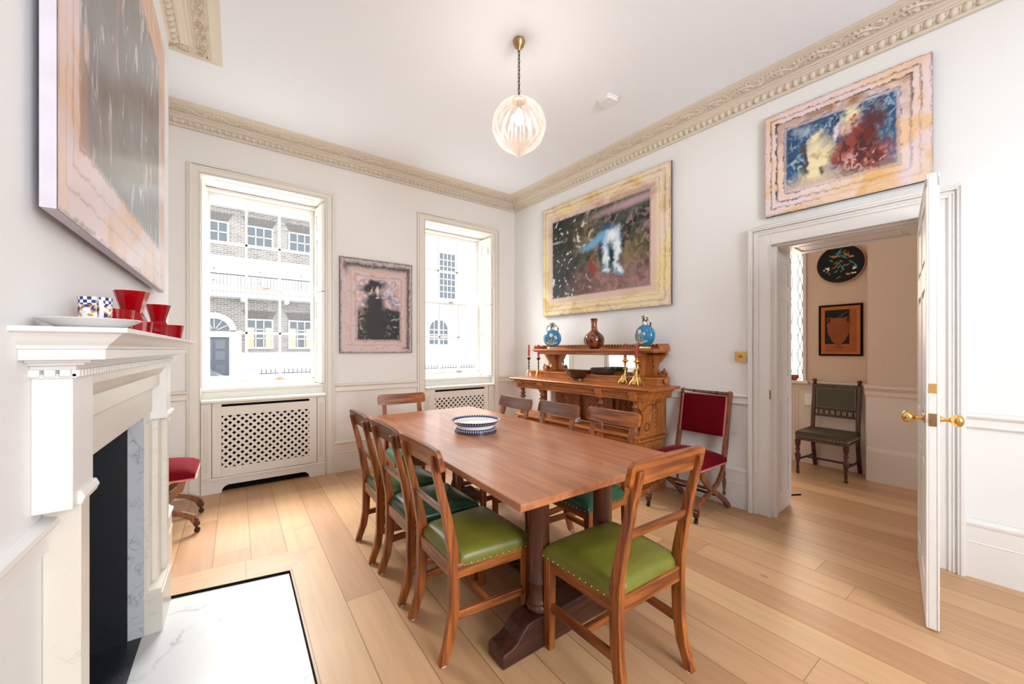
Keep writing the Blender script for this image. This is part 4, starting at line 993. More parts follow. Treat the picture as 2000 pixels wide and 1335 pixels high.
    for y in np.arange(-.17, .25, .03):
        for sx in (-1, 1): m_.ball((sx * .229, y, .392), .0035, 6)
    for x in np.arange(-.21, .22, .03): m_.ball((x, .2545, .392), .0035, 6)
    br1.build('braid', M['pink_braid'], so, extra=[(m_, M['nail'])])
    def bk(x, v, o):
        z = .592 + v * .328; y = -.208 - (z - .52) * .185
        return (x, y + o, z)
    m_ = MB(); pad(m_, -.192, .192, bk, .030, .006); bo = m_.build('back_pad', M['velvet'], t0, smooth=70)
    m_ = MB()
    for sx in (-1, 1): m_.hexa([bk(sx * .190 - .006, 0, .012), bk(sx * .190 + .006, 0, .012), bk(sx * .190 + .006, 0, .022), bk(sx * .190 - .006, 0, .022)], [bk(sx * .190 - .006, 1, .012), bk(sx * .190 + .006, 1, .012), bk(sx * .190 + .006, 1, .022), bk(sx * .190 - .006, 1, .022)])
    br2 = m_; m_ = MB()
    for v in np.linspace(.04, .96, 13):
        for sx in (-1, 1): m_.ball(bk(sx * .190, v, .0225), .0035, 6)
    br2.build('braid', M['pink_braid'], bo, extra=[(m_, M['nail'])])
    return t0
xI = make_xchair('red velvet X-frame chair on casters between sideboard and doorway')
xI.location = (3.085, 1.755, 0); xI.rotation_euler = (0, 0, R_(90) + TH * .2)
xJ = copy_tree(xI); xJ['label'] = 'red velvet X-frame chair half hidden behind the chimney breast'
xJ.location = (-.49, 3.79, 0); xJ.rotation_euler = (0, 0, R_(-90))
for c in (xI, xJ): c['group'] = 'red velvet chairs'

# ---------------------------------------------------------------- carved oak sideboard
SBS = 1.53
sb = thing('sideboard', 'carved golden oak sideboard with mirror back and raised shelf against the right wall', 'sideboard', (*RW(SBS, .022), 0), RZ)
m_ = MB(); m_.prism([(-.525, .960), (-.535, .966), (-.535, .974), (-.53, .980), (0, .980), (0, .955), (-.515, .955)], 'x', -.915, .965)
m_.build('worktop', M['sb_x'], sb, bevel=.002)
m_ = MB(); m_.box(-.84, .88, -.485, -.46, .865, .955); m_.box(-.86, .90, -.505, -.49, .935, .955); m_.box(-.84, .88, -.495, -.484, .868, .880)
m_.box(.855, .88, -.46, 0, .865, .955); m_.box(.88, .905, -.50, 0, .930, .955); m_.box(-.84, -.815, -.46, 0, .865, .955); m_.box(-.865, -.84, -.50, 0, .930, .955)
for a, b_ in ((-.73, -.46), (-.36, .36), (.46, .73)):
    m_.box(a, b_, -.493, -.485, .912, .918); m_.box(a, b_, -.493, -.485, .890, .895)
for k in range(70): 
    x = -.82 + k * .0242; m_.box(x, x + .012, -.500, -.490, .922, .932)
for x in (-.755, -.41, .41, .785): m_.prism([(-.52, .95), (-.52, .92), (-.505, .90), (-.50, .875), (-.49, .86), (-.46, .86), (-.46, .95)], 'x', x - .035, x + .035)
m_.build('frieze', M['sb_x'], sb, bevel=.002)
for x in (-.755, -.41, .41, .785):
    m_ = MB(); pr = [(.030, .86), (.026, .845), (.020, .835), (.028, .815), (.033, .80), (.022, .785), (.020, .775), (.041, .768), (.041, .758), (.022, .750), (.026, .73), (.029, .70), (.022, .665), (.020, .655), (.038, .648), (.038, .638), (.022, .63), (.030, .60), (.033, .575), (.033, .555)]
    m_.lathe(pr[::-1], (x, -.455, 0), 18); m_.build('column', M['sb_dark'], sb, smooth=True)
    m_ = MB(); m_.box(x - .030, x + .030, -.487, -.427, .05, .53); m_.ball((x, -.50, .45), .014, 8); m_.ball((x, -.50, .15), .014, 8); m_.build('post', M['sb_z'], sb, bevel=.004)
m_ = MB(); m_.box(-.83, .83, -.50, 0, .53, .555); m_.box(-.84, .84, -.506, -.49, .534, .548); m_.build('lower_shelf', M['sb_x'], sb, bevel=.003)
m_ = MB(); m_.box(-.80, .80, -.44, 0, .05, .53); m_.box(-.82, .82, -.47, 0, .0, .06); m_.build('lower_cabinet', M['sb_z'], sb, bevel=.003)
for x0, x1 in ((-.735, -.45), (-.37, -.01), (.01, .37), (.45, .735)):
    m_ = MB(); m_.box(x0, x1, -.455, -.44, .09, .50); m_.box(x0 + .04, x1 - .04, -.462, -.455, .13, .46)
    d_ = m_.build('drawer_front', M['sb_x'], sb, bevel=.003)
    m_ = MB(); m_.ball(((x0 + x1) / 2, -.472, .33), .012, 8); m_.build('knob', M['mahog'], d_, smooth=True)
# rail in front of the lower shelf
m_ = MB(); m_.tube([(-.75, -.465, .60), (.75, -.465, .60)], .007, 8); m_.build('gallery_rod', M['sb_x'], sb, smooth=True)
# recessed upper cupboards with diagonal boarding
m_ = MB(); m_.box(-.41, .80, -.235, 0, .555, .86); m_.build('recessed_cupboard', M['sb_d'], sb, bevel=.002)
for n_, (x0, x1) in enumerate(((-.40, -.03), (.03, .40), (.44, .77))):
    m_ = MB(); m_.box(x0, x1, -.25, -.235, .565, .85)
    m_.box(x0, x0 + .045, -.262, -.25, .565, .85); m_.box(x1 - .045, x1, -.262, -.25, .565, .85); m_.box(x0, x1, -.262, -.25, .82, .85); m_.box(x0, x1, -.262, -.25, .565, .60)
    sg = -1 if n_ % 2 == 0 else 1
    for k in range(-12, 14):
        c = k * .048; q = .004; X0, X1 = x0 + .045, x1 - .045; zc = .71
        P = [(X0 - .1, zc + c + sg * (-.1 - .14) - q), (X1 + .1, zc + c + sg * (X1 - X0 + .1 - .14) - q), (X1 + .1, zc + c + sg * (X1 - X0 + .1 - .14) + .026), (X0 - .1, zc + c + sg * (-.1 - .14) + .026)]
        P = clip(P, X0, X1, .60, .82)
        if len(P) >= 3: m_.prism(P, 'y', -.257, -.25)
    m_.build('boarded_door', M['sb_d'], sb, bevel=.001)
# carved end panels
for sx in (-1, 1):
    m_ = MB(); a, b_ = sorted((sx * .80, sx * .826))
    if sx > 0:
        m_.prism([(-.43, .555), (0, .555), (0, .865), (-.46, .865), (-.455, .80), (-.40, .74), (-.385, .68), (-.40, .62)], 'x', a, b_)
        m_.box(b_, b_ + .006, -.17, -.14, .60, .84)
    else: m_.prism([(-.06, .555), (0, .555), (0, .865), (-.16, .865), (-.13, .80), (-.07, .72)], 'x', a, b_)
    x = sx * .828; ep = m_.build('end_panel', M['sb_z'], sb, bevel=.002); m_ = MB()
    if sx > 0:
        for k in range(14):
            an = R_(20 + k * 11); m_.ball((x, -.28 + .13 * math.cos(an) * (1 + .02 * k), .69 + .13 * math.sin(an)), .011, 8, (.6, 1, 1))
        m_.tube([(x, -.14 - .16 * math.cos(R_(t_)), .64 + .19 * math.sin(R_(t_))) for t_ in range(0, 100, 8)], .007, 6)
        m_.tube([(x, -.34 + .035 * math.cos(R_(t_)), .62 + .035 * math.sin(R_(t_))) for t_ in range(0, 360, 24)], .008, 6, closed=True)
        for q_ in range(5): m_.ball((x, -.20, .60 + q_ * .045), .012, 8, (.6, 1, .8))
        m_.build('carving', M['sb_dark'], ep, smooth=True)  # darker wood puts the carving's shadow into its colour
    m_ = MB(); m_.tube([(sx * .83, -.46, .50), (sx * .83, -.02, .50)], .012, 8); m_.ball((sx * .83, -.02, .50), .02, 8); m_.ball((sx * .83, -.47, .50), .02, 8)
    if sx > 0: m_.box(.80, .815, -.44, -.02, .08, .47)
    m_.build('side_moulding', M['sb_x'], sb, bevel=.002)
# back ledge, mirror, brackets, raised shelf
m_ = MB(); m_.box(-.86, .86, -.225, 0, .980, 1.04); m_.box(-.875, .875, -.235, 0, 1.04, 1.055); m_.ball((.875, -.10, 1.02), .03, 10, (.6, 1, 1)); m_.build('back_ledge', M['sb_x'], sb, bevel=.003)
m_ = MB(); m_.box(-.60, .60, -.035, 0, 1.055, 1.085); m_.box(-.60, .60, -.035, 0, 1.262, 1.29); m_.box(-.60, -.565, -.035, 0, 1.085, 1.262); m_.box(.565, .60, -.035, 0, 1.085, 1.262); m_.build('mirror_frame', M['sb_x'], sb, bevel=.002)
m_ = MB(); m_.box(-.565, .565, -.024, -.015, 1.085, 1.262); m_.build('mirror', M['mirror'], sb)
def scroll(zb, zt, d0):
    P = [(0, zb), (-d0, zb)]
    for t_ in range(0, 181, 20): P.append((-d0 + .035 - .04 * math.cos(R_(180 - t_ - 180)) * 1.0 if False else -d0 + .03 - .035 * math.cos(R_(t_ * .9)), zb + .02 + .05 * math.sin(R_(t_ * .9))))
    P += [(-d0 + .085, zb + .05), (-d0 + .10, zb + .085), (-d0 + .085, zb + .125), (-d0 + .05, zb + .16), (-d0 + .02, zb + .20), (-d0 + .015, zt), (0, zt)]
    return P
for sx in (-1, 1):
    m_ = MB(); m_.prism(scroll(1.055, 1.29, .215), 'x', *sorted((sx * .60, sx * .632)))
    m_.box(*sorted((sx * .595, sx * .637)), -.10, -.06, 1.055, 1.29)
    m_.M = None; br_ = m_.build('bracket', M['sb_z'], sb, bevel=.004)
    m_ = MB()
    for q_ in (-1, 1): m_.lathe([(.004, 0), (.017, 0), (.017, .004), (.004, .004)], (0, 0, 0), 12)
    m_.v = [(sx * (.633 if sx > 0 else .599) + 0 * v[0] + v[2] * 1.0, -.175 + v[0], 1.098 + v[1]) for v in m_.v]
    m_.build('roundel', M['mahog'], br_, smooth=True)
    m_ = MB(); P = [(-y_, z_) for y_, z_ in scroll(1.055, 1.29, .215)]
    m_.prism([(sx * (.632 + p[0]), p[1]) for p in P], 'y', -.03, -.005)
    sw_ = m_.build('scroll_wing', M['sb_z'], sb, bevel=.003); m_ = MB()
    for (dx, dz, r_) in ((.175, 1.10, .016), (.13, 1.085, .01), (.21, 1.085, .01), (.19, 1.13, .01), (.08, 1.15, .012), (.07, 1.20, .010)): m_.ball((sx * (.632 + dx), -.031, dz), r_, 8, (1, .4, 1))
    m_.build('studs', M['sb_dark'], sw_, smooth=True)
m_ = MB(); m_.prism([(-.775, -.285), (.865, -.285), (.865, 0), (-.85, 0), (-.85, -.19)], 'z', 1.303, 1.325); m_.prism([(-.77, -.265), (.85, -.265), (.85, 0), (-.84, 0), (-.84, -.18)], 'z', 1.29, 1.303); m_.box(-.70, .70, -.245, -.22, 1.262, 1.292); m_.box(*(-.845, .845), -.03, 0, 1.262, 1.292)
m_.build('raised_shelf', M['sb_x'], sb, bevel=.002)
m_ = MB()
m_.box(-.85, .865, -.014, -.002, 1.325, 1.348)
for k in range(46):
    x = -.832 + k * .0372; m_.prism([(x - .016, 1.348), (x + .016, 1.348)] + [(x + .016 * math.cos(R_(a)), 1.352 + .024 * math.sin(R_(a))) for a in range(0, 181, 30)], 'y', -.014, -.002)
for sx in (-1, 1):
    a, b_ = ((-.85, -.838), (.853, .865))[sx > 0]; m_.box(a, b_, -.19, -.014, 1.325, 1.346)
    for k in range(5): y = -.035 - k * .036; m_.prism([(y - .016, 1.346), (y + .016, 1.346)] + [(y + .016 * math.cos(R_(q_)), 1.350 + .024 * math.sin(R_(q_))) for q_ in range(0, 181, 30)], 'x', a, b_)
fg_ = m_.build('fretted_gallery', M['sb_x'], sb)
m_ = MB()
for k in range(46): m_.lathe([(.001, 0), (.008, 0), (.008, .002)], n=8); m_.v[-24:] = [(-.832 + k * .0372 + a, -.0145 - c, 1.355 + b_) for a, b_, c in m_.v[-24:]]
m_.build('piercings', M['mahog'], fg_)

def onsb(x, y, z): # sideboard local -> world
    v = Matrix.Rotation(RZ, 4, 'Z') @ Vector((x, y, 0)); o_ = RW(SBS, .022); return (o_[0] + v.x, o_[1] + v.y, z)
# vases on the raised shelf
m, t, b = nt('turquoise_glaze'); setc(b, (.02, .32, .55), .1); b.inputs['Coat Weight'].default_value = .5; M['turq'] = m
co = N(t, 'ShaderNodeTexCoord'); vo = N(t, 'ShaderNodeTexNoise'); vo.inputs['Scale'].default_value = 9; L(t, co.outputs['Object'], vo.inputs['Vector'])
rp = N(t, 'ShaderNodeValToRGB'); rp.color_ramp.elements[0].color = (.01, .15, .34, 1); rp.color_ramp.elements[1].color = (.02, .27, .50, 1); L(t, vo.outputs[0], rp.inputs[0]); L(t, rp.outputs[0], b.inputs['Base Color'])
M['gold'] = plain('gilt', (.80, .58, .22), .3, .7, var=.2, scale=60); M['petal'] = plain('white_enamel', (.80, .76, .66), .3); M['coral'] = plain('coral_enamel', (.62, .20, .08), .3); M['leafg'] = plain('green_gold_enamel', (.45, .42, .12), .35)
m, t, b = nt('black_white_pattern'); setc(b, (.8, .8, .8), .3); M['bwpat'] = m
co = N(t, 'ShaderNodeTexCoord'); vo = N(t, 'ShaderNodeTexVoronoi'); vo.inputs['Scale'].default_value = 55; L(t, co.outputs['Object'], vo.inputs['Vector'])
rp = N(t, 'ShaderNodeValToRGB'); rp.color_ramp.interpolation = 'CONSTANT'; rp.color_ramp.elements[0].color = (.01, .01, .02, 1); rp.color_ramp.elements[1].color = (.75, .72, .62, 1); rp.color_ramp.elements[1].position = .50
L(t, vo.outputs['Distance'], rp.inputs[0]); L(t, rp.outputs[0], b.inputs['Base Color'])
def flask(x, rz, label, two):
    v = thing('moon_flask', label, 'vase', onsb(x, -.165, 1.325), RZ + rz, group='turquoise flasks')
    m_ = MB(); m_.lathe([(.06, 0), (.066, .006), (.060, .02), (.05, .026)], n=20); m_.v = [(a, b_ * .65, c) for a, b_, c in m_.v]; m_.build('gilt_foot', M['gold'], v, smooth=True)
    m_ = MB(); m_.ball((0, 0, .128), .106, 28, (1.04, .66, 1)); bd_ = m_
    m_ = MB(); m_.lathe([(.024, .215), (.030, .222), (.024, .24), (.024, .285), (.030, .298), (.036, .308), (.032, .316), (.018, .31)], n=18)
    m_.build('neck', M['bwpat'], v, smooth=True)
    for sx in ((-1, 1) if two else (1,)):
        m_ = MB(); m_.tube([(sx * .02, 0, .285), (sx * .052, 0, .278), (sx * .070, 0, .250), (sx * .066, 0, .215), (sx * .055, 0, .200)], .0085, 8); m_.build('handle', M['bwpat'], v, smooth=True)
    def on(u, w):   # point on the front of the body
        y = -.665 * math.sqrt(max(0, .105 ** 2 - u * u - w * w)); return (u, y - .001, .128 + w)
    fl_ = MB()
    for k in range(6): a = R_(60 * k); c = on(-.005 + .013 * math.cos(a), .035 + .013 * math.sin(a)); fl_.ball(c, .010, 8, (1, .3, 1))
    for k in range(5): a = R_(72 * k); c = on(.048 + .009 * math.cos(a), .015 + .009 * math.sin(a)); fl_.ball(c, .007, 8, (1, .3, 1))
    for k in range(13): a = -1.0 + k / 6; u = a * .062; fl_.tube([on(u + .008 * math.cos(R_(q_)), -.072 + .02 * abs(a) + .008 * math.sin(R_(q_))) for q_ in range(0, 360, 45)], .0018, 5, closed=True)
    ex_ = [(fl_, M['petal'])]
    fl_ = MB(); fl_.ball(on(-.050, .02), .010, 8, (1, .3, .7)); fl_.ball(on(.055, .005), .008, 8, (1, .3, 1)); ex_.append((fl_, M['coral']))
    fl_ = MB()
    for (a, b_) in (((0, -.06), (-.004, .022)), ((0, -.05), (-.05, .0)), ((0, -.05), (.05, -.002)), ((-.01, -.03), (-.045, -.03)), ((.01, -.03), (.045, -.032))):
        fl_.tube([on(a[0] + (b_[0] - a[0]) * q_ / 6, a[1] + (b_[1] - a[1]) * q_ / 6 - .012 * math.sin(math.pi * q_ / 6)) for q_ in range(7)], [.0015, .003, .005, .006, .005, .003, .001], 6)
    ex_.append((fl_, M['leafg'])); bd_.build('body', M['turq'], v, smooth=True, extra=ex_)
flask(-.545, R_(34), 'round turquoise flask with two handles on the left of the sideboard shelf', True)
flask(.70, R_(-12), 'turquoise flask turned sideways on the right of the sideboard shelf', False)
m, t, b = nt('tortoise_glaze'); setc(b, (.14, .035, .01), .08); b.inputs['Coat Weight'].default_value = .6; M['tort'] = m
co = N(t, 'ShaderNodeTexCoord'); vo = N(t, 'ShaderNodeTexNoise'); vo.inputs['Scale'].default_value = 22; vo.inputs['Detail'].default_value = 5; L(t, co.outputs['Object'], vo.inputs['Vector'])
rp = N(t, 'ShaderNodeValToRGB'); rp.color_ramp.elements[0].position = .42; rp.color_ramp.elements[0].color = (.035, .010, .005, 1); rp.color_ramp.elements[1].position = .62; rp.color_ramp.elements[1].color = (.30, .075, .018, 1); L(t, vo.outputs[0], rp.inputs[0]); L(t, rp.outputs[0], b.inputs['Base Color'])
m_ = MB(); m_.lathe([(.05, 0), (.062, .002), (.066, .012), (.088, .035), (.108, .07), (.113, .105), (.100, .14), (.072, .17), (.045, .19), (.033, .215), (.030, .26), (.033, .30), (.040, .328), (.036, .328), (.026, .25), (.01, .22)], n=36)
o = m_.build('bottle_vase', M['tort'], None, smooth=True, loc=onsb(.085, -.16, 1.325)); tag(o, 'brown mottled bottle vase in the middle of the sideboard shelf', 'vase')
# candlesticks
M['candle'] = plain('crimson_wax', (.40, .008, .035), .35)
def candlestick(x, y, ornate, label, lab2):
    c = thing('candlestick', label, 'candlestick', onsb(x, y, .980), RZ, group='brass candlesticks')
    if ornate:
        m_ = MB(); m_.prism([(-.055, .02), (.055, .02), (.030, .05), (.018, .085), (-.018, .085), (-.030, .05)], 'y', -.02, .02); m_.prism([(-.055, .02), (.055, .02), (.030, .05), (.018, .085), (-.018, .085), (-.030, .05)], 'x', -.02, .02)
        for a in range(4):
            ca, sa = math.cos(R_(45 + 90 * a)), math.sin(R_(45 + 90 * a)); m_.tube([(.02 * ca, .02 * sa, .09), (.035 * ca, .035 * sa, .05), (.055 * ca, .055 * sa, .03), (.066 * ca, .066 * sa, .008)], [.006, .008, .007, .006], 8); m_.ball((.066 * ca, .066 * sa, .008), .008, 8)
        m_.ball((0, -.024, .05), .012, 10); m_.build('tripod_base', M['brass'], c, smooth=40)
        pr = [(.012, .08), (.018, .088), (.010, .10), (.009, .14), (.020, .148), (.020, .154), (.009, .162), (.010, .20), (.014, .215), (.034, .228), (.034, .234), (.014, .236)]
    else:
        m_ = MB()
        for a in range(3):
            ca, sa = math.cos(R_(30 + 120 * a)), math.sin(R_(30 + 120 * a)); m_.tube([(0, 0, .085), (.018 * ca, .018 * sa, .07), (.034 * ca, .034 * sa, .035), (.044 * ca, .044 * sa, .006)], [.006, .007, .006, .007], 8)
        m_.ball((0, 0, .085), .010, 8); m_.build('tripod_base', M['brass'], c, smooth=True)
        pr = [(.006, .08), (.009, .10), (.006, .11), (.010, .13), (.006, .145), (.009, .17), (.006, .20), (.009, .212), (.022, .222), (.026, .232), (.012, .236)]
    m_ = MB(); m_.lathe(pr, n=18); m_.build('stem', M['brass'] if ornate else M['bronze'], c, smooth=True)
    m_ = MB(); m_.lathe([(.013, .234), (.015, .236), (.015, .258), (.012, .26)], n=16); m_.build('socket', M['brass'], c, smooth=True)
    k = MB(); k.lathe([(.0125, 0), (.0125, .02), (.0095, .135), (.002, .139)], n=14); o_ = k.build('candle', M['candle'], None, smooth=True, loc=onsb(x, y, .980 + .2605)); tag(o_, lab2, 'candle', 'crimson candles')
    return c
candlestick(-.853, -.27, False, 'slim dark-stemmed brass candlestick on the sideboard, leftmost', 'crimson candle in the leftmost slim candlestick')
candlestick(-.705, -.245, False, 'slim dark-stemmed brass candlestick on the sideboard, nearer the brown bowl', 'crimson candle in the slim candlestick nearer the brown bowl')
candlestick(.515, -.215, True, 'ornate brass candlestick beside the dark shallow bowl', 'crimson candle in the ornate candlestick beside the dark bowl')
candlestick(.70, -.305, True, 'ornate brass candlestick nearest the right end of the sideboard', 'crimson candle in the ornate candlestick at the right end')
M['bowl1'] = plain('brown_lustre', (.10, .055, .018), .2, .5, var=.5, scale=40); M['bowl2'] = plain('dark_turned_wood', (.045, .035, .025), .4, var=.3)
o = MB().lathe([(.05, 0), (.07, .0), (.066, .02), (.09, .035), (.125, .065), (.143, .105), (.139, .105), (.118, .068), (.08, .04), (.01, .03)], n=36).build('footed_bowl', M['bowl1'], None, smooth=True, loc=onsb(-.08, -.225, .98)); tag(o, 'brown lustre footed bowl on the sideboard top', 'bowl')
o = MB().lathe([(.07, 0), (.105, .005), (.125, .025), (.132, .068), (.127, .068), (.115, .025), (.01, .015)], n=36).build('shallow_bowl', M['bowl2'], None, smooth=True, loc=onsb(.185, -.095 - .035, 1.055)); tag(o, 'dark shallow bowl on the ledge in front of the mirror', 'bowl')
M['jar'] = plain('green_glazed_jar', (.10, .13, .05), .2, var=.4, scale=40)
jr = thing('lidded_jar', 'small green and gold jar on the lower shelf of the sideboard', 'jar', onsb(-.07, -.36, .555), RZ)
MB().lathe([(.03, 0), (.036, .01), (.036, .12), (.03, .13)], n=20).build('body', M['jar'], jr, smooth=True); MB().lathe([(.036, .128), (.038, .135), (.038, .155), (.005, .16)], n=20).build('lid', M['gold'], jr, smooth=True)
tc = thing('teacup', 'white teacup standing on a saucer on the sideboard lower shelf', 'cup', onsb(.03, -.395, .564), RZ)
MB().lathe([(.015, 0), (.022, .002), (.036, .03), (.042, .055), (.039, .055), (.033, .03), (.005, .008)], n=24).build('bowl', M['china'], tc, smooth=True)
MB().tube([(.038, 0, .045), (.058, 0, .045), (.060, 0, .025), (.034, 0, .018)], .004, 8).build('handle', M['china'], tc, smooth=True)
o = MB().lathe([(.02, 0), (.04, .0), (.072, .009), (.070, .010), (.04, .004), (.01, .004)], n=28).build('saucer', M['china'], None, smooth=True, loc=onsb(.03, -.395, .5552)); tag(o, 'white saucer under the teacup on the sideboard shelf', 'saucer')

# ---------------------------------------------------------------- painted canvases
def lattice(x, y, g):
    i = np.floor(x).astype(int); j = np.floor(y).astype(int); fu = x - i; fv = y - j
    fu = fu * fu * (3 - 2 * fu); fv = fv * fv * (3 - 2 * fv); n, m_ = g.shape
    G = lambda a, b_: g[a % n, b_ % m_]
    return (G(j, i) * (1 - fu) + G(j, i + 1) * fu) * (1 - fv) + (G(j + 1, i) * (1 - fu) + G(j + 1, i + 1) * fu) * fv
def fbm(nx, ny, sx, sy, seed, o=4, warp=.9):
    """warped, rotated value noise: brushy rather than blocky"""
    rs = np.random.RandomState(seed); g = [rs.rand(61, 67) for _ in range(o + 2)]
    u, v = np.meshgrid(np.linspace(0, sx, nx), np.linspace(0, sy, ny))
    wx_ = lattice(u * .8 + 3, v * .8 + 7, g[-1]) - .5; wy_ = lattice(u * .8 + 11, v * .8 + 2, g[-2]) - .5
    u, v = u + wx_ * warp * 2, v + wy_ * warp * 2; r = 0; A = 0; a = .6
    for k in range(o):
        u, v = u * math.cos(a) - v * math.sin(a), u * math.sin(a) + v * math.cos(a); w_ = .6 ** k; r = r + w_ * lattice(u * 2 ** k + 5, v * 2 ** k + 9, g[k]); A += w_
    r = r / A
    return np.clip((r - .5) * 1.7 + .5, 0, 1)
def s2l(c): c = np.array(c) / 255.; return np.where(c < .04, c / 12.92, ((c + .055) / 1.055) ** 2.4)
def mixc(img, col, a): return img * (1 - a[..., None]) + np.array(col) * a[..., None]
def soft(x, w_): return np.clip(x / w_ * .5 + .5, 0, 1)
def frame_layer(img, U, V, rect, cols, n, lines):
    """rings between the canvas edge and the inner picture: distance 0 at the edge, 1 at the picture"""
    x0, x1, y0, y1 = rect
    d = np.minimum.reduce([U / x0, (1 - U) / (1 - x1), V / y0, (1 - V) / (1 - y1)])
    return d
def canvas(name, label, W_, Hh, loc, rz, painter, edge, rough=.5, th=.022, res=220, cat='painting', lying=None):
    c = thing(name, label, cat, loc, rz)
    MB().box(-W_ / 2, W_ / 2, 0.0, th, 0, Hh).build('stretcher_edge', edge, c)
    nx = res; ny = int(res * Hh / W_); U, V = np.meshgrid(np.linspace(0, 1, nx), np.linspace(0, 1, ny))
    img = np.clip(painter(U, V, nx, ny), 0, 1)
    X = (U - .5) * W_; Z = V * Hh; co_ = np.stack([X, np.full_like(X, -.0015), Z], 2).reshape(-1, 3)
    i, j = np.meshgrid(np.arange(ny - 1), np.arange(nx - 1), indexing='ij'); q = (i * nx + j).ravel(); F = np.stack([q, q + 1, q + nx + 1, q + nx], 1)
    me = bpy.data.meshes.new('painted_canvas'); me.vertices.add(len(co_)); me.vertices.foreach_set('co', co_.ravel().astype(np.float32))
    me.loops.add(F.size); me.loops.foreach_set('vertex_index', F.ravel().astype(np.int32)); me.polygons.add(len(F)); me.polygons.foreach_set('loop_start', (np.arange(len(F)) * 4).astype(np.int32)); me.polygons.foreach_set('loop_total', np.full(len(F), 4, np.int32)); me.update(calc_edges=True); me.validate()
    at_ = me.color_attributes.new('paint', 'FLOAT_COLOR', 'POINT'); rgba = np.ones((nx * ny, 4), np.float32); rgba[:, :3] = img.reshape(-1, 3); at_.data.foreach_set('color', rgba.ravel())
    m, t, b = nt(name + '_paint'); setc(b, (.5, .5, .5), rough); a_ = N(t, 'ShaderNodeVertexColor', layer_name='paint'); L(t, a_.outputs[0], b.inputs['Base Color'])
    co = N(t, 'ShaderNodeTexCoord'); nz = N(t, 'ShaderNodeTexNoise'); nz.inputs['Scale'].default_value = 220; L(t, co.outputs['Object'], nz.inputs['Vector']); bump(t, b, nz.outputs[0], .35, .001)
    o_ = bpy.data.objects.new('painted_canvas', me); COL.objects.link(o_); me.materials.append(m); o_.parent = c
    return c
def ell(U, V, cx_, cy_, rx, ry, ang_=0, w_=.35, wob=0):
    c, s = math.cos(R_(ang_)), math.sin(R_(ang_)); x = ((U - cx_) * c + (V - cy_) * s) / rx; y = (-(U - cx_) * s + (V - cy_) * c) / ry
    return soft(1 - np.hypot(x, y) + wob, w_)
def ringline(d, at_, w_, n): return np.clip(1 - np.abs(d - at_ + (n - .5) * .03) / w_, 0, 1)
def P_sport(U, V, nx, ny):
    n1 = fbm(nx, ny, 14, 10, 1); n2 = fbm(nx, ny, 40, 30, 9, 3); n3 = fbm(nx, ny, 6, 5, 20); wx = (fbm(nx, ny, 22, 18, 31) - .5) * .05; wy = (fbm(nx, ny, 22, 18, 41) - .5) * .05
    x0, x1, y0, y1 = .10, .876, .155, .855; d = np.minimum.reduce([U / x0, (1 - U) / (1 - x1), V / y0, (1 - V) / (1 - y1)]); d = d + (n2 - .5) * .05
    img = np.zeros((ny, nx, 3)) + s2l((238, 220, 160)); img = mixc(img, s2l((205, 160, 70)), soft(n1 - .62, .25) * .6); img = mixc(img, s2l((232, 215, 212)), soft(n3 - .55, .3) * .6)
    img = mixc(img, s2l((215, 185, 180)), soft(d - .68, .08) * .7); img = mixc(img, s2l((150, 105, 70)), soft(d - .70, .1) * soft(n1 - .56, .2) * .6 * soft(V - .7, .3))
    for a_, w_, k in ((.03, .05, .5), (.27, .03, .8), (.33, .02, .5), (.55, .03, .5)): img = mixc(img, s2l((70, 60, 80)), ringline(d, a_, w_, n2) * k * (.5 + n1 * .7))
    inn = soft((d - 1.0), .05); u = (U - x0) / (x1 - x0); v = (V - y0) / (y1 - y0)
    p = np.zeros_like(img) + s2l((20, 24, 24)); p = mixc(p, s2l((85, 98, 88)), soft(n1 - .60, .25) * .7 * soft(u - .2, .4)); p = mixc(p, s2l((160, 130, 128)), soft(n2 - .66, .2) * soft(u - .35, .3) * .8)
    p = mixc(p, s2l((165, 125, 120)), ell(u, v, .72, .10, .42, .26, 0, .5) * (.35 + n2 * .7)); p = mixc(p, s2l((130, 120, 60)), ell(u, v, .80, .40, .25, .12, 12, .6) * n1); p = mixc(p, s2l((150, 130, 90)), ell(u, v, .42, .66, .12, .2, 0, .8) * n2)
    p = mixc(p, s2l((190, 160, 165)), ell(u, v, .85, .93, .35, .04, 4, .6) * .8)
    p = mixc(p, s2l((150, 50, 40)), ell(u + wx, v, .46, .30, .03, .12, 0, .5) * .8)
    sp_ = soft(n2 - .84, .05) * soft(.42 - u, .1); p = mixc(p, s2l((225, 235, 235)), sp_ * .9)
    p = mixc(p, s2l((190, 180, 190)), ell(u, v, .05, .72, .06, .012, 0, .6) * .9)
    U2, V2 = u + wx, v + wy; blue, wht = s2l((110, 175, 215)), s2l((235, 245, 250))
    for q_ in ((.50, .60, .15, .05, 22), (.62, .63, .075, .10, -20), (.60, .46, .03, .17, 6), (.70, .47, .035, .20, -4), (.73, .24, .03, .08, 35), (.60, .25, .04, .03, 0)): p = mixc(p, blue, ell(U2, V2, *q_, .5))
    for q_ in ((.66, .62, .05, .09, -20), (.605, .40, .018, .13, 6), (.705, .45, .022, .18, -4), (.735, .24, .018, .06, 35), (.60, .245, .03, .015, 0)): p = mixc(p, wht, ell(U2, V2, *q_, .5))
    p = mixc(p, s2l((20, 40, 70)), ell(U2, V2, .565, .44, .022, .12, 8, .5) * .9); p = mixc(p, s2l((25, 60, 110)), ell(U2, V2, .60, .73, .05, .04, 0, .5) * .8); p = mixc(p, s2l((15, 20, 30)), ell(U2, V2, .65, .40, .02, .14, 0, .5))
    return img * (1 - inn[..., None]) + p * inn[..., None]
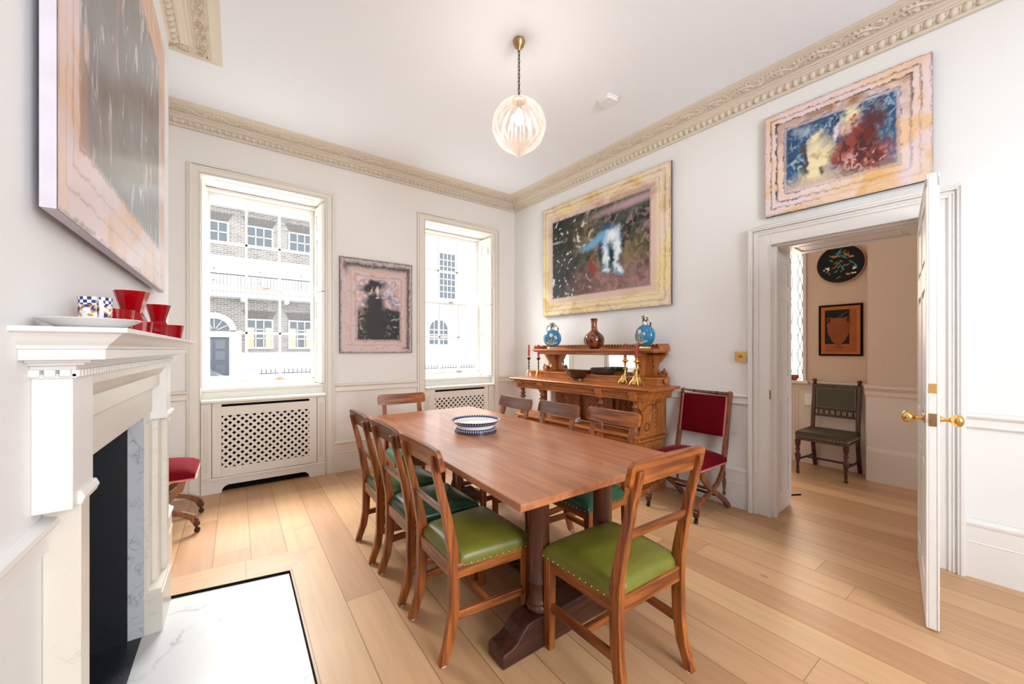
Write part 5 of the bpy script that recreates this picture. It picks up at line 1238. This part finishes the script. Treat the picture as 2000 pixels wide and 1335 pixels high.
def P_over(U, V, nx, ny):
    n1 = fbm(nx, ny, 9, 7, 3); n2 = fbm(nx, ny, 40, 28, 19, 3); n3 = fbm(nx, ny, 5, 4, 60); wx = (fbm(nx, ny, 18, 14, 33) - .5) * .10; wy = (fbm(nx, ny, 18, 14, 43) - .5) * .10
    x0, x1, y0, y1 = .155, .83, .20, .805; d = np.minimum.reduce([U / x0, (1 - U) / (1 - x1), V / y0, (1 - V) / (1 - y1)]) + (n2 - .5) * .08
    img = np.zeros((ny, nx, 3)) + s2l((236, 210, 190)); img = mixc(img, s2l((230, 178, 105)), soft(n1 - .56, .3) * .85); img = mixc(img, s2l((232, 218, 232)), soft(n3 - .55, .3) * .7)
    tl_ = np.clip(np.maximum(soft(V - .55, .5), soft(.3 - U, .2)), 0, 1)
    for a_, w_, k, c in ((.03, .04, .7, (70, 40, 60)), (.33, .05, .8, (95, 60, 30)), (.60, .07, .95, (30, 45, 60)), (.93, .06, .9, (60, 70, 120))): img = mixc(img, s2l(c), ringline(d, a_, w_, n2) * k * (.25 + .75 * tl_) * (.5 + n2))
    img = mixc(img, s2l((150, 105, 60)), soft(d - .62, .06) * soft(.9 - d, .06) * soft(V - .7, .2) * n1 * 1.2)
    inn = soft(d - 1.0, .06); u = (U - x0) / (x1 - x0); v = (V - y0) / (y1 - y0); U2, V2 = u + wx, v + wy
    p = np.zeros_like(img) + s2l((45, 90, 135)); p = mixc(p, s2l((22, 44, 66)), soft(n1 - .5, .3) * .85); p = mixc(p, s2l((165, 195, 210)), soft(n2 - .70, .2) * .8); p = mixc(p, s2l((175, 190, 205)), ell(U2, V2, .15, .88, .1, .06, 0, .6) * .6)
    p = mixc(p, s2l((225, 200, 170)), ell(U2, V2, .35, .02, .5, .14, 0, .6) * .8)
    cr, rd, dk = s2l((240, 225, 180)), s2l((150, 65, 50)), s2l((35, 30, 35))
    for q_ in ((.33, .42, .12, .26, 0), (.30, .72, .06, .09, 0), (.40, .38, .13, .10, 20), (.27, .18, .12, .09, 0)): p = mixc(p, cr, ell(U2, V2, *q_, .5))
    p = mixc(p, dk, ell(U2, V2, .20, .42, .035, .26, 0, .5) * .9); p = mixc(p, dk, ell(U2, V2, .36, .20, .05, .08, 0, .5) * .9); p = mixc(p, s2l((150, 120, 70)), ell(U2, V2, .33, .46, .05, .05, 0, .5) * .5)
    for q_ in ((.68, .40, .16, .34, -8), (.78, .22, .18, .18, 0), (.60, .30, .12, .16, 30)): p = mixc(p, rd, ell(U2, V2, *q_, .4))
    p = mixc(p, s2l((90, 30, 30)), ell(U2, V2, .78, .62, .08, .32, -12, .5) * .9); p = mixc(p, cr, ell(U2, V2, .63, .88, .08, .11, 0, .5)); p = mixc(p, s2l((225, 215, 225)), ell(U2, V2, .50, .72, .04, .14, -15, .5)); p = mixc(p, s2l((225, 190, 165)), ell(U2, V2, .60, .70, .05, .08, 0, .5)); p = mixc(p, s2l((200, 70, 50)), ell(U2, V2, .645, .82, .03, .035, 0, .5))
    p = mixc(p, dk, soft(n2 - .60, .05) * ell(U2, V2, .70, .35, .22, .4, 0, .5) * .8); p = mixc(p, s2l((200, 160, 160)), soft(.40 - n2, .05) * ell(U2, V2, .68, .16, .25, .15, 0, .5))
    return img * (1 - inn[..., None]) + p * inn[..., None]
def P_hat(U, V, nx, ny):
    n1 = fbm(nx, ny, 9, 12, 5); n2 = fbm(nx, ny, 26, 34, 15, 3); wx = (fbm(nx, ny, 14, 18, 35) - .5) * .06; wy = (fbm(nx, ny, 14, 18, 45) - .5) * .06
    x0, x1, y0, y1 = .225, .815, .14, .80; d = np.minimum.reduce([U / x0, (1 - U) / (1 - x1), V / y0, (1 - V) / (1 - y1)]) + (n2 - .5) * .10
    img = np.zeros((ny, nx, 3)) + s2l((206, 188, 190)); img = mixc(img, s2l((205, 150, 95)), soft(n2 - .74, .2) * .55)
    edge_tr = np.clip(np.maximum(soft(V - .85, .08), soft(U - .87, .06)), 0, 1); edge_l = soft(.06 - U, .05); edge_b = soft(.03 - V, .03)
    img = mixc(img, s2l((35, 32, 30)), ringline(d, .36, .24, n2) * edge_tr * .95); img = mixc(img, s2l((50, 45, 45)), ringline(d, .02, .12, n2) * .8); img = mixc(img, s2l((205, 150, 80)), ringline(d, .62, .05, n2) * .7); img = mixc(img, s2l((190, 120, 60)), ringline(d, .90, .05, n2) * .8)
    inn = soft(d - 1.0, .08); u = (U - x0) / (x1 - x0); v = (V - y0) / (y1 - y0); U2, V2 = u + wx, v + wy
    p = np.zeros_like(img) + s2l((135, 130, 150)); p = mixc(p, s2l((205, 165, 155)), soft(n1 - .5, .25)); p = mixc(p, s2l((228, 220, 225)), soft(n2 - .58, .2) * .7); dk = s2l((28, 24, 22))
    p = mixc(p, dk, soft(.50 - v + (n1 - .5) * .1, .03)); p = mixc(p, s2l((120, 90, 85)), soft(n2 - .56, .2) * soft(.5 - v, .05) * soft(v - .2, .2) * soft(.28 - u, .1)); p = mixc(p, s2l((150, 170, 160)), soft(n2 - .82, .06) * soft(.45 - v, .1) * .7)
    for q_ in ((.42, .42, .20, .34, 0), (.40, .60, .20, .18, 0), (.36, .86, .24, .07, 8), (.38, .92, .14, .07, 0), (.42, .2, .26, .3, 0)): p = mixc(p, dk, ell(U2, V2, *q_, .3))
    p = mixc(p, s2l((225, 205, 185)), ell(U2, V2, .46, .80, .035, .07, 0, .4)); p = mixc(p, s2l((205, 165, 130)), ell(U2, V2, .31, .79, .06, .025, 60, .5)); p = mixc(p, s2l((230, 225, 215)), ell(U2, V2, .47, .70, .04, .02, 0, .4))
    p = mixc(p, s2l((170, 155, 150)), ell(U2, V2, .85, .33, .06, .02, 0, .5))
    return img * (1 - inn[..., None]) + p * inn[..., None]
def P_grey(U, V, nx, ny):
    U = 1 - U     # U runs away from the camera below
    n1 = fbm(nx, ny, 26, 4, 7); n2 = fbm(nx, ny, 50, 12, 17, 3); n3 = fbm(nx, ny, 5, 6, 27)
    x0, x1, y0, y1 = .12, .90, .155, .845; d = np.minimum.reduce([U / x0, (1 - U) / (1 - x1), V / y0, (1 - V) / (1 - y1)]) + (n2 - .5) * .05
    img = np.zeros((ny, nx, 3)) + s2l((228, 190, 165)); img = mixc(img, s2l((215, 160, 110)), soft(n1 - .5, .1) * .6); img = mixc(img, s2l((222, 205, 215)), soft(n3 - .5, .1) * .7)
    for a_, w_, k in ((.02, .05, .7), (.35, .03, .5), (.66, .03, .5), (.97, .04, .7)): img = mixc(img, s2l((110, 90, 80)), ringline(d, a_, w_, n2) * k * (.4 + n1))
    inn = soft(d - 1.0, .04)
    p = np.zeros_like(img) + s2l((128, 126, 126)); p = mixc(p, s2l((100, 92, 90)), soft(n3 - .5, .4) * .8); p = mixc(p, s2l((205, 198, 198)), soft(n2 - .80, .08) * .8); p = mixc(p, s2l((190, 130, 100)), soft(n1 - .80, .1) * soft(U - .65, .2) * .6)
    return img * (1 - inn[..., None]) + p * inn[..., None]
M['edge_dark'] = plain('dark_canvas_edge', (.09, .06, .08), .7, var=.5, scale=30); M['edge_lilac'] = plain('pale_canvas_edge', (.68, .62, .70), .7, var=.12, scale=14)
canvas('landscape_painting', 'yellow-bordered painting of a pale blue animal above the sideboard', 1.752, 1.372, (*RW(1.530, .024), 1.745), RZ, P_sport, M['edge_dark'], .35, res=300)
canvas('figure_painting', 'orange and lilac bordered painting of blurred figures above the doorway', .897, .782, (*RW(-.573, .024), 2.360), RZ, P_over, M['edge_dark'], .45, res=240)
canvas('portrait_painting', 'painting of a dark figure in a wide hat between the two windows', .812, 1.05, (1.31, YW - .010, 1.279), 0, P_hat, M['edge_dark'], .5, res=170)
cg = canvas('grey_painting', 'large glossy grey painting with peach border above the fireplace', 1.478, 1.27, (FX + .044, 1.951, 1.615), R_(90), P_grey, M['edge_lilac'],   .28, th=.024, res=260)

# ---------------------------------------------------------------- pendant lamp and smoke alarm
lx, ly = 1.538, 2.061
pl = thing('pendant_lamp', 'globe pendant lamp of ribbed clear glass on a brass chain', 'lamp', (lx, ly, 0))
m_ = MB(); m_.lathe([(.008, CEIL - .075), (.012, CEIL - .06), (.030, CEIL - .045), (.040, CEIL - .02), (.042, CEIL - .012), (.038, CEIL - .010), (.036, CEIL)], n=28); m_.build('ceiling_rose', M['old_brass'], pl, smooth=True)
m_ = MB(); zc = CEIL - .075; k = 0
while zc > 3.02:
    P = [(.008 * math.cos(R_(a)), 0, .016 * math.sin(R_(a))) for a in range(0, 360, 45)]
    if k % 2: P = [(0, p[0], p[2]) for p in P]
    m_.tube([(p[0], p[1], p[2] + zc - .014) for p in P], .0022, 6, closed=True); zc -= .025; k += 1
m_.tube([(.004, .003, CEIL - .07), (.006, .004, 3.2), (.002, .003, 3.0)], .0018, 6); m_.build('chain', M['bronze'], pl, smooth=True)
m_ = MB(); m_.lathe([(.006, 3.015), (.012, 3.008), (.026, 3.003), (.046, 2.992), (.050, 2.978), (.046, 2.975)], n=28); m_.build('gallery_cap', M['old_brass'], pl, smooth=True)
m_ = MB(); pr = [(.046, 2.985)]
for a in range(70, -66, -6): pr.append((.176 * math.cos(R_(a)) * 1.0, 2.815 + .172 * math.sin(R_(a))))
pr += [(.060, 2.650), (.040, 2.634), (.022, 2.620), (.008, 2.606), (.001, 2.600)]
m_.lathe(pr, n=180, flute=(18, .022), close=False); m_.build('glass_globe', M['lamp_glass'], pl, smooth=60)
m_ = MB(); m_.lathe([(.018, 2.975), (.018, 2.93), (.012, 2.925)], n=16); m_.build('lamp_holder', M['old_brass'], pl, smooth=True)
m_ = MB(); m_.lathe([(.012, 2.925), (.020, 2.905), (.032, 2.875), (.032, 2.855), (.022, 2.835), (.004, 2.826)], n=20); m_.build('bulb', M['bulb'], pl, smooth=True)
lp = bpy.data.lights.new('pendant_light', 'POINT'); lp.energy = 6; lp.color = (1, .93, .85); lp.shadow_soft_size = .06
lo = bpy.data.objects.new('pendant_light', lp); COL.objects.link(lo); lo.location = (0, 0, 2.80); lo.parent = pl
al = thing('smoke_alarm', 'white square smoke alarm on the ceiling', 'alarm', (2.50, 2.114, CEIL), R_(-4))
m_ = MB(); m_.prism(rrect(-.065, .065, -.065, .065, .03), 'z', -.012, 0); m_.build('base', M['plastic'], al, bevel=.003)
m_ = MB(); m_.prism(rrect(-.060, .060, -.060, .060, .03), 'z', -.036, -.012); m_.lathe([(.022, -.040), (.024, -.036)], n=20); m_.build('cover', M['plastic'], al, bevel=.006)

# ---------------------------------------------------------------- wall fittings
sw = thing('dimmer_switch', 'square brass dimmer switch left of the doorway', 'switch', (*RW(.055, .022), 1.262), RZ)
m_ = MB(); m_.box(-.042, .042, 0, .007, -.042, .042); m_.build('plate', M['brass'], sw, bevel=.002)
m_ = MB(); m_.M = Matrix.Rotation(math.pi / 2, 4, 'X'); m_.lathe([(.013, 0), (.012, .014), (.009, .017)], n=18); m_.build('knob', M['old_brass'], sw, smooth=True)
so_ = thing('wall_socket', 'small brass wall socket low in the corner by the window', 'socket', (3.045, YW - .006 + .016, .50))
m_ = MB(); m_.box(-.04, .04, -.008, 0, -.045, .045); m_.build('plate', M['brass'], so_, bevel=.002)
m_ = MB(); m_.box(.0, .03, -.035, -.008, -.035, .0); m_.build('plug', M['black'], so_, bevel=.003)
hb_ = thing('white_wall_box', 'small white box on the hall wall behind the dark chair', 'box', (HX - .014, 1.60, .74), R_(-90))
MB().box(-.05, .05, -.03, 0, -.07, .07).build('cover', M['plastic'], hb_, bevel=.006)

# ---------------------------------------------------------------- hall: chair, plate, picture, gourds
hc_ = thing('hall_chair', 'dark mahogany hall chair with worn leather seat and back', 'chair', (5.115, 1.352, 0), R_(90), None)
for sx in (-1, 1):
    m_ = MB(); pts = [(-.285, 0), (-.235, .15), (-.205, .30), (-.20, .44), (-.215, .60), (-.245, .80), (-.262, .93)]
    Lp = [(y + .018, z) for y, z in pts]; Rp = [(y - .018, z) for y, z in pts]; m_.prism(Lp + Rp[::-1], 'x', sx * .195 - .017, sx * .195 + .017); m_.build('rear_leg', M['mahog'], hc_, bevel=.004)
    m_ = MB(); m_.lathe([(.012, .93), (.020, .94), (.012, .95), (.022, .968), (.018, .982), (.004, .99)], (sx * .195, -.262, 0), 14); m_.build('finial', M['mahog'], hc_, smooth=True)
    m_ = MB(); m_.lathe([(.010, .035), (.015, .06), (.011, .10), (.022, .16), (.026, .20), (.014, .23), (.022, .26), (.015, .28), (.024, .31), (.026, .36)], (sx * .20, .235, 0), 14); m_.ball((sx * .20, .235, .018), .018, 10); m_.build('front_leg', M['mahog'], hc_, smooth=True)
    m_ = MB(); m_.tube([(sx * .195, -.245, .13), (sx * .20, .235, .15)], .011, 8); m_.build('side_stretcher', M['mahog'], hc_, smooth=True)
m_ = MB(); m_.tube([(-.195, .0, .14), (.195, .0, .14)], .011, 8); m_.build('cross_stretcher', M['mahog'], hc_, smooth=True)
m_ = MB(); m_.box(-.19, .19, -.268, -.240, .895, .93); m_.box(-.19, .19, -.243, -.222, .648, .668); m_.box(-.19, .19, -.232, -.212, .575, .60); m_.build('back_rails', M['mahog'], hc_, bevel=.003)
m_ = MB()
for k in range(7): m_.lathe([(.005, .598), (.010, .61), (.006, .625), (.010, .64), (.005, .65)], (-.15 + k * .05, -.225, 0), 8)
m_.build('spindles', M['mahog'], hc_, smooth=True)
m_ = MB(); m_.hexa([(-.175, -.242, .668), (.175, -.242, .668), (.175, -.215, .668), (-.175, -.215, .668)], [(-.175, -.272, .895), (.175, -.272, .895), (.175, -.238, .895), (-.175, -.238, .895)]); bp = m_
m_ = MB()
for k in range(16):
    for z, y in ((.676, -.214), (.888, -.237)): m_.ball((-.165 + k * .022, y, z), .0035, 6)
for k in range(10):
    for sx in (-1, 1): z = .69 + k * .02; m_.ball((sx * .168, -.215 - (z - .668) * .1, z), .0035, 6)
bp.build('back_pad', M['dkleather'], hc_, extra=[(m_, M['nail'])])
m_ = MB(); m_.box(-.215, .215, -.19, .255, .36, .40); m_.build('seat_frame', M['mahog'], hc_, bevel=.004)
m_ = MB(); m_.box(-.222, .222, -.195, .262, .395, .452); sp_ = MB(); sp_.prism(rrect(-.222, .222, -.195, .262, .02), 'z', .395, .440); sp_.prism(rrect(-.212, .212, -.185, .252, .02), 'z', .438, .452)
m_ = MB()
for k in range(19): m_.ball((-.21 + k * .0233, .263, .405), .004, 6)
for k in range(17):
    for sx in (-1, 1): m_.ball((sx * .223, -.15 + k * .025, .405), .004, 6)
sp_.build('seat', M['dkleather'], hc_, extra=[(m_, M['nail'])])
# decorated plate
pt = thing('wall_plate', 'round black plate painted with leaves and birds on the hall wall', 'plate', (HX - .004, 1.325, 2.262), R_(-90))
M['plate_black'] = plain('black_glaze', (.010, .010, .012), .5, spec=.15); M['teal_e'] = plain('teal_enamel', (.08, .25, .27), .3); M['amber'] = plain('amber_enamel', (.55, .17, .03), .3); M['olive_e'] = plain('olive_enamel', (.20, .16, .04), .35)
def disc(prof, nm, mat, par, n=40, close=False):
    m_ = MB(); m_.M = Matrix.Rotation(math.pi / 2, 4, 'X'); m_.lathe(prof, n=n, close=close); return m_.build(nm, mat, par, smooth=True)
dm_ = MB(); dm_.M = Matrix.Rotation(math.pi / 2, 4, 'X'); dm_.lathe([(.10, .004), (.13, .004), (.205, .030), (.212, .034), (.208, .036), (.13, .014), (.01, .012)], n=40); ex_ = []
disc([(.203, .029), (.2125, .033), (.213, .037), (.207, .0375)], 'rim', M['coral'], pt)
rnd = random.Random(4)
def onp(u, w): r_ = math.hypot(u, w); return (u, -(.0145 + max(0, r_ - .13) * .29), w)
for nm, mat_, n_, spec_ in (('leaves', M['teal_e'], 16, 0), ('stems', M['olive_e'], 12, 1), ('birds', M['amber'], 4, 2), ('blossom', M['petal'], 14, 3)):
    m_ = MB()
    for k in range(n_):
        a = rnd.uniform(0, 360); r_ = rnd.uniform(.02, .15); u, w_ = r_ * math.cos(R_(a)), r_ * math.sin(R_(a))
        if spec_ == 3: u, w_ = (.10 + rnd.uniform(-.03, .03), -.08 + rnd.uniform(-.04, .05)) if k < 9 else (-.13 + rnd.uniform(-.03, .03), -.03 + rnd.uniform(-.02, .02)); m_.ball(onp(u, w_), .009, 6, (1, .25, 1))
        elif spec_ == 2: u, w_ = ((.05, .10), (.09, .07), (-.05, .09), (.07, -.12))[k]; m_.ball(onp(u, w_), .020, 8, (1.2, .15, .6)); m_.ball(onp(u - .02, w_ + .01), .008, 6, (1, .3, 1))
        else:
            an = rnd.choice((35, 50, 130, 145, 160)) + rnd.uniform(-15, 15); ln = rnd.uniform(.04, .075); m_.tube([onp(u + ln * (q_ / 5 - .5) * math.cos(R_(an)), w_ + ln * (q_ / 5 - .5) * math.sin(R_(an)) - .01 * (q_ / 5 - .5) ** 2) for q_ in range(6)], [.001, .006, .009, .008, .005, .001], 5)
    ex_.append((m_, mat_))
dm_.build('dish', M['plate_black'], pt, smooth=True, extra=ex_)
# small framed picture of an urn
ip = thing('framed_picture', 'dark framed amber picture of an urn on the hall wall', 'picture', (HX - .002, 1.332, 1.250), R_(-90))
M['amber_g'] = plain('amber_ground', (.34, .085, .015), .5, spec=.2, var=.3, scale=9); M['urn'] = plain('urn_brown', (.24, .06, .012), .5, spec=.2, var=.3, scale=12); M['inlay'] = plain('amber_border', (.46, .13, .025), .5, spec=.2, var=.2)
m_ = MB(); 
for (a, b_, c, d_) in ((-.19, -.172, 0, .566), (.172, .19, 0, .566), (-.172, .172, 0, .018), (-.172, .172, .548, .566)): m_.box(a, b_, -.022, 0, c, d_)
m_.build('frame', M['black'], ip, bevel=.002)
MB().box(-.172, .172, -.012, -.002, .018, .548).build('border', M['inlay'], ip)
MB().box(-.135, .08, -.0135, -.012, .07, .51).build('dark_ground', M['plate_black'], ip); MB().box(.08, .14, -.0135, -.012, .07, .51).build('amber_ground', M['amber_g'], ip); MB().box(-.135, .14, -.0140, -.0125, .045, .13).build('table_band', M['amber_g'], ip)
m_ = MB(); m_.lathe([(.05, .08), (.052, .09), (.022, .105), (.02, .12), (.06, .17), (.092, .25), (.098, .32), (.096, .335), (.105, .345), (.102, .355), (.075, .37), (.070, .40), (.080, .41), (.078, .418), (.05, .42)], (-.015, 0, 0), 24)
m_.v = [(x, -.0140 + y * .06, z) for x, y, z in m_.v]
for sx in (-1, 1): m_.tube([(-.015 + sx * .07, -.016, .36), (-.015 + sx * .098, -.016, .385), (-.015 + sx * .095, -.016, .42), (-.015 + sx * .06, -.016, .425)], .006, 6)
m_.tube([(-.01, -.016, .42), (.03, -.016, .46), (.07, -.016, .485)], [.003, .006, .002], 6)
m_.build('urn', M['urn'], ip, smooth=True)
M['gourd'] = plain('russet_gourd', (.32, .06, .02), .35, var=.3, scale=14); M['gourd2'] = plain('striped_gourd', (.40, .22, .09), .4, var=.5, scale=18)
for (y, mat_, nm, lb, sc_) in ((1.745, M['gourd'], 'gourd', 'russet ribbed gourd on the hall window sill', 1), (1.86, M['gourd2'], 'gourd', 'taller striped gourd beside the russet one on the hall sill', 1.1)):
    g_ = thing(nm, lb, 'gourd', (HX - .07, y, .957)); m_ = MB(); m_.lathe([(.01, .0), (.03, .002), (.048, .02), (.052, .042), (.042, .066), (.015, .074), (.003, .070)], n=40, flute=(8, .07)); m_.v = [(a * .85 * sc_, b_ * .85 * sc_, c * sc_) for a, b_, c in m_.v]; m_.build('fruit', mat_, g_, smooth=True)
    m_ = MB(); m_.tube([(0, 0, .068 * sc_), (.004, .002, .080 * sc_), (.012, .004, .088 * sc_)], .003, 6); m_.build('stalk', M['olive_e'], g_, smooth=True)
o = MB().tube([(3.95, 1.40, .006), (4.05, 1.36, .006), (4.16, 1.30, .006)], .006, 6).build('black_cable', M['black'], None, smooth=True); tag(o, 'end of a black cable on the hall floor by the doorway', 'cable')

# ---------------------------------------------------------------- things on the mantel shelf
MZ = 1.3655
o = MB().lathe([(.03, 0), (.045, 0), (.062, .008), (.083, .020), (.081, .0215), (.06, .0105), (.01, .006)], n=44).build('plate', M['china'], None, smooth=True, loc=(-.262, 1.243, MZ)); tag(o, 'cream plate at the near end of the mantel shelf', 'plate')
m, t, b = nt('blue_gold_chequer'); setc(b, (.8, .8, .8), .2); M['cheq'] = m
co = N(t, 'ShaderNodeTexCoord'); sp = N(t, 'ShaderNodeSeparateXYZ'); L(t, co.outputs['Object'], sp.inputs[0]); at = N(t, 'ShaderNodeMath', operation='ARCTAN2'); L(t, sp.outputs[1], at.inputs[0]); L(t, sp.outputs[0], at.inputs[1])
mu = N(t, 'ShaderNodeMath', operation='MULTIPLY'); mu.inputs[1].default_value = 3.8; L(t, at.outputs[0], mu.inputs[0]); zz = N(t, 'ShaderNodeMath', operation='MULTIPLY'); zz.inputs[1].default_value = 125; L(t, sp.outputs[2], zz.inputs[0])
cb = N(t, 'ShaderNodeCombineXYZ'); L(t, mu.outputs[0], cb.inputs[0]); L(t, zz.outputs[0], cb.inputs[1]); ck = N(t, 'ShaderNodeTexChecker'); ck.inputs['Scale'].default_value = 1; ck.inputs[1].default_value = (.02, .03, .20, 1); ck.inputs[2].default_value = (.85, .86, .88, 1); L(t, cb.outputs[0], ck.inputs[0]); L(t, ck.outputs[0], b.inputs['Base Color'])
m, t, b = nt('blue_gold_bands'); setc(b, (.8, .8, .8), .2); M['mugpat'] = m
co = N(t, 'ShaderNodeTexCoord'); vo = N(t, 'ShaderNodeTexNoise'); vo.inputs['Scale'].default_value = 42; vo.inputs['Distortion'].default_value = 1.5; L(t, co.outputs['Object'], vo.inputs['Vector'])
rp = N(t, 'ShaderNodeValToRGB'); rp.color_ramp.interpolation = 'CONSTANT'; rp.color_ramp.elements[0].color = (.03, .04, .25, 1); rp.color_ramp.elements[1].position = .44; rp.color_ramp.elements[1].color = (.62, .34, .06, 1); e = rp.color_ramp.elements.new(.54); e.color = (.85, .86, .88, 1); L(t, vo.outputs[0], rp.inputs[0]); L(t, rp.outputs[0], b.inputs['Base Color'])
mg = thing('patterned_mug', 'blue and gold patterned mug with chequered rim on the mantel shelf', 'mug', (-.296, 1.438, MZ), 0)
MB().lathe([(.024, 0), (.030, .001), (.0312, .068)], n=32, close=False).build('body', M['mugpat'], mg, smooth=True)
MB().lathe([(.0312, .068), (.0318, .088), (.0296, .088), (.0285, .01), (.002, .006)], n=32, close=False).build('rim_band', M['cheq'], mg, smooth=True)
MB().tube([(.011, -.028, .078), (.019, -.046, .076), (.022, -.053, .056), (.019, -.046, .028), (.011, -.028, .020)], .0046, 8).build('handle', M['china'], mg, smooth=True)
def ruby_vase(x, y, lb, s_=1):
    o_ = MB().lathe([(.0, 0), (.025, 0), (.033, .004), (.036, .05), (.026, .072), (.030, .09), (.044, .140), (.042, .140), (.028, .092), (.022, .074), (.030, .05), (.028, .010), (.0, .008)], n=10, close=False)
    o_.v = [(a * s_, b_ * s_, c) for a, b_, c in o_.v]; o_ = o_.build('flared_vase', M['ruby'], None, smooth=30, loc=(x, y, MZ)); return tag(o_, lb, 'vase', 'red glass on the mantel shelf')
def ruby_bowl(x, y, r, h, lb):
    o_ = MB().lathe([(.0, 0), (r * .72, 0), (r * .85, .004), (r, h), (r * .95, h), (r * .78, .010), (.0, .008)], n=12, close=False).build('glass_bowl', M['ruby'], None, smooth=30, loc=(x, y, MZ)); return tag(o_, lb, 'glass bowl', 'red glass on the mantel shelf')
ruby_vase(-.272, 1.715, 'tallest-looking flared red glass vase on the mantel, nearer the mug')
ruby_vase(-.265, 2.17, 'flared red glass vase farther along the mantel shelf', .92)
ruby_bowl(-.290, 1.605, .042, .072, 'low red glass bowl between the mug and the nearer flared vase')
ruby_bowl(-.285, 1.93, .036, .055, 'low red glass bowl between the two flared red vases')
ruby_bowl(-.258, 2.42, .056, .068, 'small red glass bowl farthest along the mantel shelf')
